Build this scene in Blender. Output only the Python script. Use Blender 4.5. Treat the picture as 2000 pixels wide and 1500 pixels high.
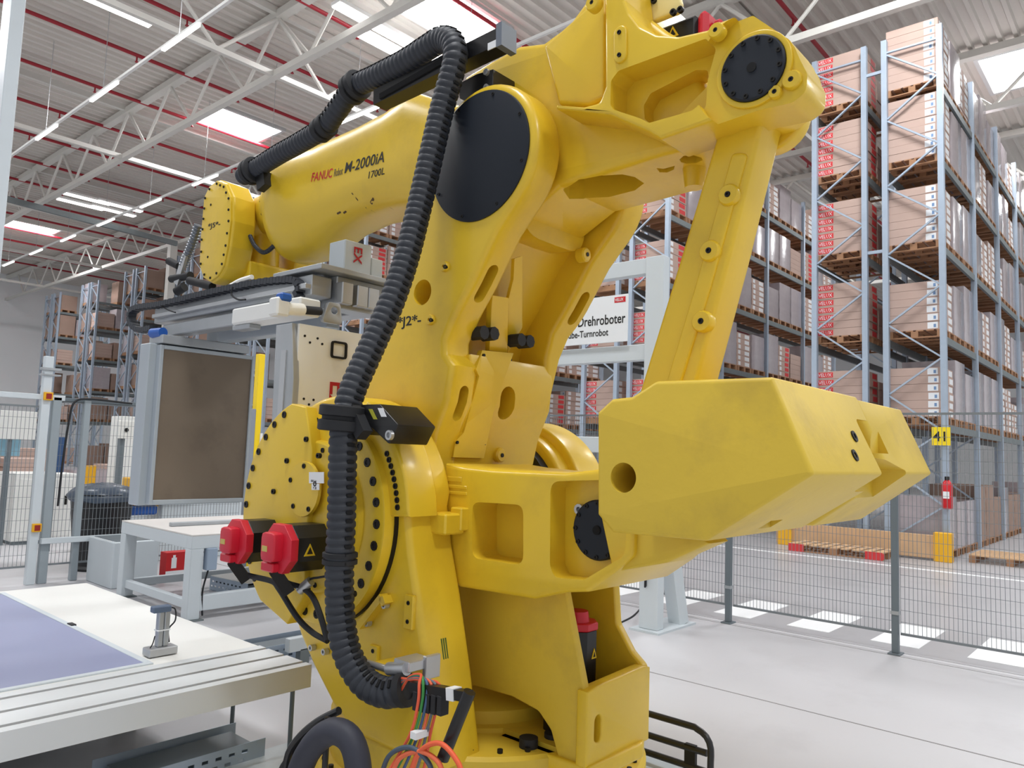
import bpy, bmesh, math, random
from mathutils import Vector, Matrix
from mathutils.geometry import tessellate_polygon
from math import sin, cos, pi, radians, sqrt, atan2, hypot

for o in list(bpy.data.objects):
    bpy.data.objects.remove(o)
random.seed(7)
SC = bpy.context.scene
COL = SC.collection

# ------------------------------------------------------------------ camera
# world axes: X runs along the rack aisles, Y along the roof trusses, Z up; metres; camera 1.65 m above the floor
YAW, PITCH, ROLL, FPX, EYE = radians(41.312), radians(4.99), radians(2.029), 1486.7, 1.65
FWD = Vector((cos(PITCH) * cos(YAW), cos(PITCH) * sin(YAW), sin(PITCH)))
_r = Vector((sin(YAW), -cos(YAW), 0))
_u = _r.cross(FWD)
RGT = _r * cos(ROLL) + _u * sin(ROLL)
UPV = _u * cos(ROLL) - _r * sin(ROLL)
CAMP = Vector((0, 0, EYE))
cam = bpy.data.cameras.new('camera')
cam.sensor_width = 36
cam.lens = 36 * FPX / 2000
cam.clip_start = 0.05
cam.clip_end = 300
camo = bpy.data.objects.new('camera', cam)
COL.objects.link(camo)
_m = Matrix((RGT, UPV, -FWD)).transposed().to_4x4()
_m.translation = CAMP
camo.matrix_world = _m
SC.camera = camo

# ------------------------------------------------------------------ world, light, exposure
SC.view_settings.view_transform = 'Standard'
SC.view_settings.look = 'None'
SC.view_settings.gamma = 1
SC.view_settings.use_curve_mapping = False
SC.view_settings.exposure = 0.1
w = bpy.data.worlds.new('hall_daylight')
SC.world = w
w.use_nodes = True
w.node_tree.nodes['Background'].inputs[0].default_value = (0.94, 0.97, 1.0, 1)
w.node_tree.nodes['Background'].inputs[1].default_value = 0.6


def area(name, loc, sx, sy, power, col=(1, 0.98, 0.95), rot=(0, 0, 0)):
    l = bpy.data.lights.new(name, 'AREA')
    l.shape = 'RECTANGLE'
    l.size, l.size_y = sx, sy
    l.energy = power
    l.color = col
    o = bpy.data.objects.new(name, l)
    o.location = loc
    o.rotation_euler = rot
    COL.objects.link(o)
    return o


# daylight falling through the roof's skylights (same grid as the skylight panes below)
SKY_X = [0.6, 12.0, 22.6, 34.0]
SKY_Y = [-7.2, 2.8, 12.8, 22.8, 43.0]
for sx in SKY_X:
    for sy in SKY_Y:
        area('skylight_daylight', (sx, sy, 11.86), 2.2, 1.5, 430 if (sx < 5 and sy < 5) else 430, (0.97, 0.985, 1.0))

# ------------------------------------------------------------------ mapping helpers (photo pixel -> point on a real plane of the place)
def ray(px, py):
    return FWD + RGT * ((px - 1000) / FPX) - UPV * ((py - 750) / FPX)


def atx(px, py, x):
    d = ray(px, py)
    return CAMP + d * (x / d.x)


def aty(px, py, y):
    d = ray(px, py)
    return CAMP + d * (y / d.y)


def atz(px, py, z=0.0):
    d = ray(px, py)
    return CAMP + d * ((z - EYE) / d.z)


def yz(pts, x):
    out = []
    for p in pts:
        q = atx(p[0], p[1], x)
        out.append((q.y, q.z))
    return out


# ------------------------------------------------------------------ materials
MATS = {}


def mat(name, col, rough=0.5, metal=0.0, var=0.0, scale=6.0, bump=0.0, bscale=60.0, emit=None, strength=1.0, coat=0.0, alpha=1.0, dirt=None, dscale=2.0, damt=0.5, spec=0.5):
    if name in MATS:
        return MATS[name]
    m = bpy.data.materials.new(name)
    m.use_nodes = True
    nt = m.node_tree
    b = nt.nodes['Principled BSDF']
    b.inputs['Base Color'].default_value = (*col, 1)
    b.inputs['Roughness'].default_value = rough
    b.inputs['Metallic'].default_value = metal
    b.inputs['Specular IOR Level'].default_value = spec
    if coat:
        b.inputs['Coat Weight'].default_value = coat
        b.inputs['Coat Roughness'].default_value = 0.15
    if emit:
        b.inputs['Emission Color'].default_value = (*emit, 1)
        b.inputs['Emission Strength'].default_value = strength
    if alpha < 1:
        b.inputs['Alpha'].default_value = alpha
    tc = None
    last = None
    if var or dirt or bump:
        tc = nt.nodes.new('ShaderNodeTexCoord')
    if var:
        n = nt.nodes.new('ShaderNodeTexNoise')
        n.inputs['Scale'].default_value = scale
        n.inputs['Detail'].default_value = 6
        nt.links.new(tc.outputs['Object'], n.inputs['Vector'])
        mx = nt.nodes.new('ShaderNodeMix')
        mx.data_type = 'RGBA'
        mx.inputs[6].default_value = (*[c * (1 - var) for c in col], 1)
        mx.inputs[7].default_value = (*[min(1, c * (1 + var)) for c in col], 1)
        nt.links.new(n.outputs['Fac'], mx.inputs[0])
        nt.links.new(mx.outputs[2], b.inputs['Base Color'])
        last = mx.outputs[2]
    if dirt:
        n = nt.nodes.new('ShaderNodeTexNoise')
        n.inputs['Scale'].default_value = dscale
        n.inputs['Detail'].default_value = 8
        n.inputs['Roughness'].default_value = 0.65
        nt.links.new(tc.outputs['Object'], n.inputs['Vector'])
        r = nt.nodes.new('ShaderNodeValToRGB')
        r.color_ramp.elements[0].position = 0.52
        r.color_ramp.elements[0].color = (0, 0, 0, 1)
        r.color_ramp.elements[1].position = 0.75
        r.color_ramp.elements[1].color = (damt, damt, damt, 1)
        nt.links.new(n.outputs['Fac'], r.inputs[0])
        mx = nt.nodes.new('ShaderNodeMix')
        mx.data_type = 'RGBA'
        nt.links.new(r.outputs[0], mx.inputs[0])
        if last:
            nt.links.new(last, mx.inputs[6])
        else:
            mx.inputs[6].default_value = (*col, 1)
        mx.inputs[7].default_value = (*dirt, 1)
        nt.links.new(mx.outputs[2], b.inputs['Base Color'])
    if bump:
        n = nt.nodes.new('ShaderNodeTexNoise')
        n.inputs['Scale'].default_value = bscale
        n.inputs['Detail'].default_value = 3
        nt.links.new(tc.outputs['Object'], n.inputs['Vector'])
        bp = nt.nodes.new('ShaderNodeBump')
        bp.inputs['Strength'].default_value = bump
        bp.inputs['Distance'].default_value = 0.01
        nt.links.new(n.outputs['Fac'], bp.inputs['Height'])
        nt.links.new(bp.outputs[0], b.inputs['Normal'])
    MATS[name] = m
    return m


def srgb(r, g, b):
    f = lambda c: (c / 255 / 12.92) if c / 255 <= 0.04045 else ((c / 255 + 0.055) / 1.055) ** 2.4
    return (f(r), f(g), f(b))


YEL = mat('robot_yellow_paint', srgb(228, 191, 44), 0.36, var=0.035, scale=2.2, bump=0.05, bscale=38, coat=0.18, dirt=srgb(186, 152, 52), dscale=3.1, damt=0.35)
YEL2 = mat('robot_yellow_worn_paint', srgb(221, 188, 58), 0.45, var=0.06, scale=3.5, bump=0.09, bscale=30, dirt=srgb(164, 134, 62), dscale=2.4, damt=0.45)
YELP = mat('pale_yellow_plate', srgb(240, 222, 150), 0.45)
BLK = mat('black_cover_plate', srgb(26, 32, 42), 0.5, var=0.1, scale=4, spec=0.35)
HOSE = mat('hose_black_plastic', srgb(44, 48, 56), 0.55, var=0.15, scale=14)
SLOT = mat('hose_slot_dark', srgb(10, 11, 14), 0.9)
BOLT = mat('bolt_black_oxide', srgb(28, 26, 24), 0.5, 0.4)
RUB = mat('rubber_black', srgb(30, 31, 35), 0.7)
MBLK = mat('motor_black_paint', srgb(20, 20, 22), 0.35, var=0.15, scale=8)
MRED = mat('motor_red_cap', srgb(205, 30, 52), 0.42, var=0.06, scale=9)
HOLE = mat('hole_shade_steel', srgb(60, 48, 20), 0.7)
STEEL = mat('bright_steel', srgb(190, 192, 195), 0.35, 0.7, var=0.08, scale=10)
ALU = mat('aluminium_profile', srgb(176, 180, 184), 0.42, 0.55, var=0.08, scale=7)
GALV = mat('galvanised_steel', srgb(172, 186, 202), 0.42, 0.35, var=0.07, scale=12)
GALVD = mat('galvanised_beam_dark', srgb(120, 128, 130), 0.5, 0.3, var=0.1, scale=8)
LGREY = mat('light_grey_paint', srgb(205, 213, 218), 0.42, var=0.025, scale=5)
WHITEP = mat('white_sheet_metal', srgb(232, 232, 228), 0.42, var=0.02, scale=4)
CREAM = mat('cream_white_paint', srgb(240, 238, 230), 0.45, var=0.02, scale=4)
DGREY = mat('dark_grey_fence_paint', srgb(104, 114, 120), 0.45, var=0.04)
WIRE = mat('fence_wire_grey', srgb(122, 128, 132), 0.45)
CARD = mat('brown_cardboard', srgb(190, 164, 152), 0.8, var=0.06, scale=3)
CARD2 = mat('brown_cardboard_dark', srgb(160, 134, 120), 0.8, var=0.08, scale=3)
REDP = mat('red_carton_print', srgb(214, 60, 62), 0.7)
LABW = mat('white_paper_label', srgb(236, 238, 240), 0.6)
WOOD = mat('pallet_wood', srgb(166, 124, 92), 0.8, var=0.2, scale=5)
WOODL = mat('pallet_wood_pale', srgb(206, 170, 132), 0.8, var=0.15, scale=5)
WRAP = mat('stretch_wrap_film', srgb(178, 168, 172), 0.18, var=0.12, scale=7, bump=0.35, bscale=9, coat=0.5)
TRUSS = mat('roof_steel_white', srgb(214, 212, 206), 0.5, var=0.03)
REDPIPE = mat('sprinkler_pipe_red', srgb(160, 28, 44), 0.45)
INK = mat('black_ink', srgb(24, 22, 22), 0.6)
REDINK = mat('red_ink', srgb(196, 32, 36), 0.6)
GREYINK = mat('grey_ink', srgb(96, 84, 60), 0.6)
WARNY = mat('warning_yellow', srgb(238, 200, 40), 0.5)
GLOW = mat('lamp_tube_lit', (1, 1, 1), 0.5, emit=(1, 0.985, 0.96), strength=5.0)
SKYG = mat('skylight_dome_lit', (1, 1, 1), 0.5, emit=(0.97, 0.985, 1.0), strength=7.0)


# ------------------------------------------------------------------ mesh builder
class MB:
    def __init__(s):
        s.v, s.f, s.mi, s.mats = [], [], [], []

    def _m(s, m):
        if m is None:
            return 0
        if m not in s.mats:
            s.mats.append(m)
        return s.mats.index(m)

    def add(s, vs, fs, m=None):
        k = len(s.v)
        s.v += [tuple(v) for v in vs]
        s.f += [tuple(i + k for i in f) for f in fs]
        s.mi += [s._m(m)] * len(fs)
        return s

    def box(s, lo, hi, m=None, b=0.0):
        (x0, y0, z0), (x1, y1, z1) = lo, hi
        if b <= 0:
            vs = [(x0, y0, z0), (x1, y0, z0), (x1, y1, z0), (x0, y1, z0), (x0, y0, z1), (x1, y0, z1), (x1, y1, z1), (x0, y1, z1)]
            return s.add(vs, [(0, 3, 2, 1), (4, 5, 6, 7), (0, 1, 5, 4), (1, 2, 6, 5), (2, 3, 7, 6), (3, 0, 4, 7)], m)
        o = [(x0 + b, y0), (x1 - b, y0), (x1, y0 + b), (x1, y1 - b), (x1 - b, y1), (x0 + b, y1), (x0, y1 - b), (x0, y0 + b)]
        i = [(x0 + b, y0 + b), (x1 - b, y0 + b), (x1 - b, y0 + b), (x1 - b, y1 - b), (x1 - b, y1 - b), (x0 + b, y1 - b), (x0 + b, y1 - b), (x0 + b, y0 + b)]
        vs = [(a, c, z0) for a, c in i] + [(a, c, z0 + b) for a, c in o] + [(a, c, z1 - b) for a, c in o] + [(a, c, z1) for a, c in i]
        fs = []
        for r in range(3):
            for k in range(8):
                a, c = r * 8 + k, r * 8 + (k + 1) % 8
                fs.append((a, c, c + 8, a + 8))
        fs.append((7, 5, 3, 1))
        fs.append((24 + 0, 24 + 2, 24 + 4, 24 + 6))
        return s.add(vs, fs, m)

    def bar(s, p, q, wx, wy, m=None, up=(0, 0, 1)):
        p, q = Vector(p), Vector(q)
        d = (q - p).normalized()
        u = Vector(up)
        if abs(d.dot(u)) > 0.98:
            u = Vector((0, 1, 0))
        a = d.cross(u).normalized()
        c = a.cross(d).normalized()
        a *= wx / 2
        c *= wy / 2
        vs = [e + x for e in (p, q) for x in (-a - c, a - c, a + c, -a + c)]
        return s.add(vs, [(0, 3, 2, 1), (4, 5, 6, 7), (0, 1, 5, 4), (1, 2, 6, 5), (2, 3, 7, 6), (3, 0, 4, 7)], m)

    def cyl(s, p, q, r, n=16, m=None, r2=None, cap=True):
        p, q = Vector(p), Vector(q)
        d = (q - p).normalized()
        u = Vector((0, 0, 1)) if abs(d.z) < 0.9 else Vector((1, 0, 0))
        a = d.cross(u).normalized()
        c = d.cross(a).normalized()
        r2 = r if r2 is None else r2
        vs = [p + (a * cos(2 * pi * k / n) + c * sin(2 * pi * k / n)) * r for k in range(n)]
        vs += [q + (a * cos(2 * pi * k / n) + c * sin(2 * pi * k / n)) * r2 for k in range(n)]
        fs = [(k, (k + 1) % n, n + (k + 1) % n, n + k) for k in range(n)]
        if cap:
            fs += [tuple(range(n - 1, -1, -1)), tuple(range(n, 2 * n))]
        return s.add(vs, fs, m)

    def rings(s, rings, m=None, cap=True, closed=False):
        n = len(rings[0])
        vs = [v for r in rings for v in r]
        fs = []
        L = len(rings)
        for r in range(L if closed else L - 1):
            r2 = (r + 1) % L
            for k in range(n):
                fs.append((r * n + k, r * n + (k + 1) % n, r2 * n + (k + 1) % n, r2 * n + k))
        if cap and not closed:
            fs.append(tuple(range(n - 1, -1, -1)))
            fs.append(tuple((L - 1) * n + k for k in range(n)))
        return s.add(vs, fs, m)

    def tube(s, path, r, n=10, m=None, rf=None, cap=True):
        P = [Vector(p) for p in path]
        fr = frames(P)
        R = []
        for i, p in enumerate(P):
            a, c = fr[i]
            rr = rf(i) if rf else r
            R.append([p + (a * cos(2 * pi * k / n) + c * sin(2 * pi * k / n)) * rr for k in range(n)])
        return s.rings(R, m, cap)

    def lathe(s, p, axis, prof, n=32, m=None):
        p, d = Vector(p), Vector(axis).normalized()
        u = Vector((0, 0, 1)) if abs(d.z) < 0.9 else Vector((1, 0, 0))
        a = d.cross(u).normalized()
        c = d.cross(a).normalized()
        R = [[p + d * h + (a * cos(2 * pi * k / n) + c * sin(2 * pi * k / n)) * r for k in range(n)] for h, r in prof]
        return s.rings(R, m, True)

    def prism(s, loops, w0, w1, bev=0.0, axis='x', m=None, seg=3):
        """outline(s) (first outer, others holes) given as (u, v); extruded along the axis from w0 to w1, with rounded edges"""
        srcs = [Outline(L, k == 0) for k, L in enumerate(loops)]
        to3 = {'x': lambda u, v, w_: (w_, u, v), 'y': lambda u, v, w_: (u, w_, v), 'z': lambda u, v, w_: (u, v, w_)}[axis]
        steps = []
        if bev > 0:
            for k in range(seg + 1):
                a = pi / 2 * k / seg
                steps.append((bev * (1 - sin(a)), w0 + bev * (1 - cos(a))))
            for k in range(seg, -1, -1):
                a = pi / 2 * k / seg
                steps.append((bev * (1 - sin(a)), w1 - bev * (1 - cos(a))))
        else:
            steps = [(0, w0), (0, w1)]
        vs, fs = [], []
        caps0, caps1 = [], []
        for L in srcs:
            n = len(L.at(0))
            base = len(vs)
            for d, w_ in steps:
                for (u, v) in L.at(d):
                    vs.append(to3(u, v, w_))
            for r in range(len(steps) - 1):
                for k in range(n):
                    a, b2 = base + r * n + k, base + r * n + (k + 1) % n
                    fs.append((a, b2, b2 + n, a + n))
            caps0 += list(range(base, base + n))
            last = base + (len(steps) - 1) * n
            caps1 += list(range(last, last + n))
        d0 = steps[0][0]
        L3 = [[Vector((u, v, 0)) for u, v in L.at(d0)] for L in srcs]
        for t in tessellate_polygon(L3):
            fs.append(tuple(caps0[i] for i in t))
            fs.append(tuple(caps1[i] for i in reversed(t)))
        return s.add(vs, fs, m)

    def mesh(s, name, m=None, smooth=35):
        me = bpy.data.meshes.new(name)
        me.from_pydata(s.v, [], s.f)
        ms = s.mats if s.mats else ([m] if m else [])
        for x in ms:
            me.materials.append(x)
        if s.mats:
            me.polygons.foreach_set('material_index', s.mi)
        bm = bmesh.new()
        bm.from_mesh(me)
        bmesh.ops.recalc_face_normals(bm, faces=bm.faces)
        bm.to_mesh(me)
        bm.free()
        if smooth:
            me.polygons.foreach_set('use_smooth', [True] * len(me.polygons))
            me.set_sharp_from_angle(angle=radians(smooth))
        me.update()
        return me

    def build(s, name, m=None, parent=None, smooth=35):
        return link(name, s.mesh(name, m, smooth), parent)


class FL(list):
    """a filleted outline that remembers its sharp corners"""


class Outline:
    def __init__(s, L, ccw):
        raw = list(L.raw) if isinstance(L, FL) else [tuple(p) for p in L]
        s.seg = L.seg if isinstance(L, FL) else 0
        s.r = list(L.rr) if isinstance(L, FL) else None
        o = orient(raw, ccw)
        if o is not raw and s.r:
            s.r = s.r[::-1]
        s.raw = o

    def at(s, d):
        p = inset(s.raw, d) if d > 1e-9 else s.raw
        if s.r is None:
            return p
        return list(fillet(p, [max(x - d, 2e-4) if x > 0 else 0 for x in s.r], s.seg))


def orient(L, ccw):
    a = sum(L[i][0] * L[(i + 1) % len(L)][1] - L[(i + 1) % len(L)][0] * L[i][1] for i in range(len(L)))
    return L if (a > 0) == ccw else L[::-1]


def inset(L, d):
    out = []
    n = len(L)
    for i in range(n):
        p, q, r = L[i - 1], L[i], L[(i + 1) % n]
        e1 = (q[0] - p[0], q[1] - p[1])
        e2 = (r[0] - q[0], r[1] - q[1])
        l1, l2 = hypot(*e1) or 1e-9, hypot(*e2) or 1e-9
        n1 = (-e1[1] / l1, e1[0] / l1)
        n2 = (-e2[1] / l2, e2[0] / l2)
        k = 1 + n1[0] * n2[0] + n1[1] * n2[1]
        k = max(k, 0.5)
        out.append((q[0] + d * (n1[0] + n2[0]) / k, q[1] + d * (n1[1] + n2[1]) / k))
    return out


def fillet(L, r, seg=5):
    """round the corners of an outline; r a number or one per corner"""
    out = FL()
    n = len(L)
    out.raw, out.seg = [tuple(p) for p in L], seg
    out.rr = list(r) if isinstance(r, (list, tuple)) else [r] * n
    for i in range(n):
        rr = out.rr[i]
        p, q, t = Vector(L[i - 1]), Vector(L[i]), Vector(L[(i + 1) % n])
        a, b = p - q, t - q
        la, lb = a.length, b.length
        if rr <= 0 or la < 1e-6 or lb < 1e-6:
            out.append(tuple(q))
            continue
        a /= la
        b /= lb
        ang = a.angle(b)
        if ang > 3.0:
            out.append(tuple(q))
            continue
        d = min(rr / math.tan(ang / 2), la * 0.48, lb * 0.48)
        p0, p1 = q + a * d, q + b * d
        for k in range(seg + 1):
            s_ = k / seg
            out.append(tuple(p0 * (1 - s_) ** 2 + q * 2 * s_ * (1 - s_) + p1 * s_ * s_))
    return out


def circ(c, r, n=40, a0=0, a1=2 * pi):
    full = abs(a1 - a0 - 2 * pi) < 1e-6
    k = n if full else n + 1
    return [(c[0] + r * cos(a0 + (a1 - a0) * i / n), c[1] + r * sin(a0 + (a1 - a0) * i / n)) for i in range(k)]


def stadium(p, q, r, n=8):
    p, q = Vector(p), Vector(q)
    a = atan2(q.y - p.y, q.x - p.x)
    return circ(q, r, n, a - pi / 2, a + pi / 2) + circ(p, r, n, a + pi / 2, a + 3 * pi / 2)


def frames(P):
    T = []
    for i in range(len(P)):
        t = (P[min(i + 1, len(P) - 1)] - P[max(i - 1, 0)])
        T.append(t.normalized() if t.length > 1e-9 else Vector((0, 0, 1)))
    u = Vector((0, 0, 1)) if abs(T[0].z) < 0.9 else Vector((1, 0, 0))
    a = T[0].cross(u).normalized()
    out = []
    for t in T:
        a = (a - t * a.dot(t)).normalized()
        out.append((a, t.cross(a).normalized()))
    return out


def spline(pts, step=0.02):
    P = [Vector(p) for p in pts]
    P = [P[0] * 2 - P[1]] + P + [P[-1] * 2 - P[-2]]
    raw = []
    for i in range(1, len(P) - 2):
        a, b, c, d = P[i - 1], P[i], P[i + 1], P[i + 2]
        for k in range(24):
            t = k / 24
            raw.append(0.5 * ((2 * b) + (c - a) * t + (2 * a - 5 * b + 4 * c - d) * t * t + (-a + 3 * b - 3 * c + d) * t ** 3))
    raw.append(P[-2])
    out = [raw[0]]
    acc = 0
    for i in range(1, len(raw)):
        seg = raw[i] - raw[i - 1]
        L = seg.length
        while acc + L >= step:
            f = (step - acc) / L
            pt = raw[i - 1] + seg * f
            out.append(pt)
            seg = raw[i] - pt
            raw[i - 1] = pt
            L = seg.length
            acc = 0
        acc += L
    return out


# ------------------------------------------------------------------ objects
def link(name, me, parent=None):
    o = bpy.data.objects.new(name, me)
    COL.objects.link(o)
    if parent is not None:
        o.parent = parent
    return o


def tag(o, label, cat, group=None, kind=None):
    if label:
        o['label'] = label
    if cat:
        o['category'] = cat
    if group:
        o['group'] = group
    if kind:
        o['kind'] = kind
    return o


def thing(name, label, cat, loc=(0, 0, 0), group=None):
    o = bpy.data.objects.new(name, None)
    o.empty_display_size = 0.1
    o.location = loc
    COL.objects.link(o)
    return tag(o, label, cat, group)


def struct(o, label=None):
    o['kind'] = 'structure'
    if label:
        o['label'] = label
    return o


def adopt(root):
    """parts were modelled in world coordinates: cancel the parent's location"""
    for c in root.children:
        c.location = Vector(c.location) - Vector(root.location)


def dup(o, parent=None, loc=None):
    c = o.copy()
    COL.objects.link(c)
    c.parent = parent
    if loc is not None:
        c.location = loc
    for ch in o.children:
        dup(ch, c)
    return c


def cut(o, cutters):
    """carve the given builders out of a part (exact boolean, applied)"""
    for mb in cutters:
        me = mb.mesh('cut', None, 0)
        c = bpy.data.objects.new('cut', me)
        COL.objects.link(c)
        md = o.modifiers.new('b', 'BOOLEAN')
        md.operation = 'DIFFERENCE'
        md.solver = 'EXACT'
        md.object = c
        dg = bpy.context.evaluated_depsgraph_get()
        dg.update()
        me = bpy.data.meshes.new_from_object(o.evaluated_get(dg))
        o.modifiers.clear()
        if len(me.polygons) > 6:
            o.data = me
        else:
            print('CUT FAILED', o.name)
        bpy.data.objects.remove(c)
    me = o.data
    me.polygons.foreach_set('use_smooth', [True] * len(me.polygons))
    me.set_sharp_from_angle(angle=radians(32))
    return o


def text(name, body, size, loc, rot, m, parent=None, ext=0.001, align='LEFT', shear=0.0, sx=1.0):
    cu = bpy.data.curves.new(name, 'FONT')
    cu.body = body
    cu.size = size
    cu.extrude = ext
    cu.offset = size * 0.012
    cu.align_x = align
    cu.shear = shear
    cu.resolution_u = 3
    cu.materials.append(m)
    o = bpy.data.objects.new(name, cu)
    o.location = loc
    o.rotation_euler = rot
    o.scale = (sx, 1, 1)
    COL.objects.link(o)
    if parent is not None:
        o.parent = parent
    return o


FACE_X = (pi / 2, 0, -pi / 2)   # lettering that faces -X and reads along -Y
FACE_Y = (pi / 2, 0, 0)         # lettering that faces -Y and reads along +X
# ================================================================== the hall
FLOORM = mat('concrete_floor', srgb(198, 197, 200), 0.38, var=0.05, scale=0.55, bump=0.02, bscale=25, dirt=srgb(176, 174, 176), dscale=0.9, damt=0.5)
LANE = mat('lane_concrete', srgb(176, 175, 178), 0.34, var=0.07, scale=0.7, dirt=srgb(146, 145, 148), dscale=1.3, damt=0.5)
mb = MB()
mb.box((-9, -12, -0.2), (62, 58, 0))
fl0 = struct(mb.build('floor', FLOORM), 'pale grey concrete hall floor')
mb = MB()
mb.box((7.45, -12, 0), (62, 58, 0.004))
ln = mb.build('lane_surface', LANE, fl0)
JOINT = mat('floor_joint', srgb(140, 138, 138), 0.8)
for x in (5.24,):
    mb = MB()
    mb.box((x, -12, 0), (x + 0.012, 30, 0.002))
    mb.build('expansion_joint', JOINT, fl0)
mb = MB()
mb.box((7.30, -12, 0), (7.31, 14, 0.002))
mb.build('expansion_joint', JOINT, fl0)
PAINT = mat('white_floor_paint', srgb(244, 245, 246), 0.5, var=0.02, scale=4)
mb = MB()
mb.box((7.73, 0, 0), (8.78, 0.41, 0.007))
me = mb.mesh('crossing_stripe', PAINT)
for k in range(-4, 10):
    link('crossing_stripe', me, fl0).location = (0, 1.82 + 0.79 * k, 0)
mb = MB()
mb.box((13.5, -6, 0), (13.6, 30, 0.007))
mb.build('lane_line', PAINT, fl0)

# ceiling of trapezoidal sheet, ribs along X
CEIL = mat('trapezoid_sheet_grey', srgb(214, 209, 202), 0.55, 0.0, var=0.03, scale=2)
mb = MB()
pit = 0.32
prof = []
y = -12.0
while y < 58:
    prof += [(y, 12.05), (y + 0.17, 12.05), (y + 0.20, 11.97), (y + 0.29, 11.97)]
    y += pit
vs = [(-9, a, b) for a, b in prof] + [(62, a, b) for a, b in prof]
n = len(prof)
mb.add(vs, [(k, k + 1, n + k + 1, n + k) for k in range(n - 1)])
struct(mb.build('ceiling', CEIL, None, 20), 'grey trapezoidal sheet roof lining')
WALLM = mat('wall_panel_white', srgb(238, 240, 242), 0.6, var=0.03, scale=0.4)
mb = MB()
mb.box((-9, 57.6, 0), (62, 58, 12.05))
struct(mb.build('wall_far', WALLM), 'white panel wall at the end of the hall')
mb = MB()
mb.box((61.6, -12, 0), (62, 57.6, 12.05))
struct(mb.build('wall_side', WALLM), 'white panel wall behind the rack aisles')

# skylights
k = 0
SKF = mat('skylight_kerb', srgb(206, 208, 208), 0.5)
for sx in SKY_X:
    for sy in SKY_Y:
        k += 1
        mb = MB()
        mb.box((sx - 1.1, sy - 0.75, 11.945), (sx + 1.1, sy + 0.75, 11.96))
        wo = mb.build('window_%d' % k, SKYG, None, 0)
        struct(wo, 'bright rectangular roof skylight')
        mb = MB()
        for lo, hi in (((-1.2, -0.85), (1.2, -0.75)), ((-1.2, 0.75), (1.2, 0.85)), ((-1.2, -0.75), (-1.1, 0.75)), ((1.1, -0.75), (1.2, 0.75))):
            mb.box((sx + lo[0], sy + lo[1], 11.90), (sx + hi[0], sy + hi[1], 12.04))
        mb.build('skylight_frame', SKF, wo, 0)

# roof trusses along Y
TOPZ, BOTZ = 11.80, 10.33
NODE0, NP = 15.9 - 2.83 * 9, 2.83
NN = 24
TX = [3.33 + 5.85 * i for i in range(7)]
tnames = ['one bay before', 'above the robot cell', 'over the rack ends', 'over the first rack bays', 'over the second rack bays', 'deep above the racks', 'by the far side wall']
dA = MB().cyl((0, 0, TOPZ - 0.05), (0, NP / 2, BOTZ + 0.03), 0.045, 8).mesh('diagonal', TRUSS)
dB = MB().cyl((0, NP / 2, BOTZ + 0.03), (0, NP, TOPZ - 0.05), 0.045, 8).mesh('diagonal', TRUSS)
chT = MB().box((-0.11, NODE0, TOPZ - 0.09), (0.11, 57.6, TOPZ + 0.09)).mesh('top_chord', TRUSS)
chB = MB().box((-0.08, NODE0 + NP / 2, BOTZ - 0.075), (0.08, 57.6, BOTZ + 0.075)).mesh('bottom_chord', TRUSS)
chV = MB().box((-0.06, 0, BOTZ), (0.06, 0.12, TOPZ)).mesh('end_post', TRUSS)
for i, x in enumerate(TX):
    t = thing('roof_truss', 'white steel lattice roof truss, ' + tnames[i], 'truss', (x, 0, 0), 'roof trusses')
    link('top_chord', chT, t)
    link('bottom_chord', chB, t)
    for q in range(NN):
        yq = NODE0 + NP * q
        if yq + NP < 57.5:
            link('diagonal', dA, t).location = (0, yq, 0)
            link('diagonal', dB, t).location = (0, yq, 0)
# tie beams and purlins along X
ORD0 = ['first', 'second', 'third', 'fourth', 'fifth', 'sixth', 'seventh', 'eighth', 'ninth', 'tenth', 'eleventh', 'twelfth', 'thirteenth', 'fourteenth', 'fifteenth', 'sixteenth', 'seventeenth']
tie = MB().box((-9, -0.06, BOTZ - 0.06), (61.5, 0.06, BOTZ + 0.06)).mesh('tie_beam', TRUSS)
pur = MB().box((-9, -0.07, 11.80), (61.5, 0.07, 11.97)).mesh('purlin', TRUSS)
for i, y in enumerate((-1.3, 7.3, 15.9, 24.5, 33.1, 41.7, 50.3)):
    o = link('tie_beam', tie)
    o.location = (0, y, 0)
    tag(o, 'white square tie beam between lower truss chords, %s from the end wall' % ORD0[6 - i], 'beam', 'roof tie beams')
    if i == 2:
        TIE = o
    o = link('purlin', pur)
    o.location = (0, y, 0)
    tag(o, 'white roof purlin under the corrugated sheet, %s from the end wall' % ORD0[6 - i], 'beam', 'roof purlins')
# cross bracing in the plane Y = 15.9
for x0 in (TX[0], TX[1], TX[2], TX[3]):
    for a, b, za, zb_ in ((0, 1.46, TOPZ, BOTZ), (1.46, 2.92, BOTZ, TOPZ), (2.92, 4.38, TOPZ, BOTZ), (4.38, 5.85, BOTZ, TOPZ)):
        MB().cyl((x0 + a, 0, za - 0.05 if za > 11 else za), (x0 + b, 0, zb_ - 0.05 if zb_ > 11 else zb_), 0.045, 8).build('brace', TRUSS, TIE)
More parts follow.
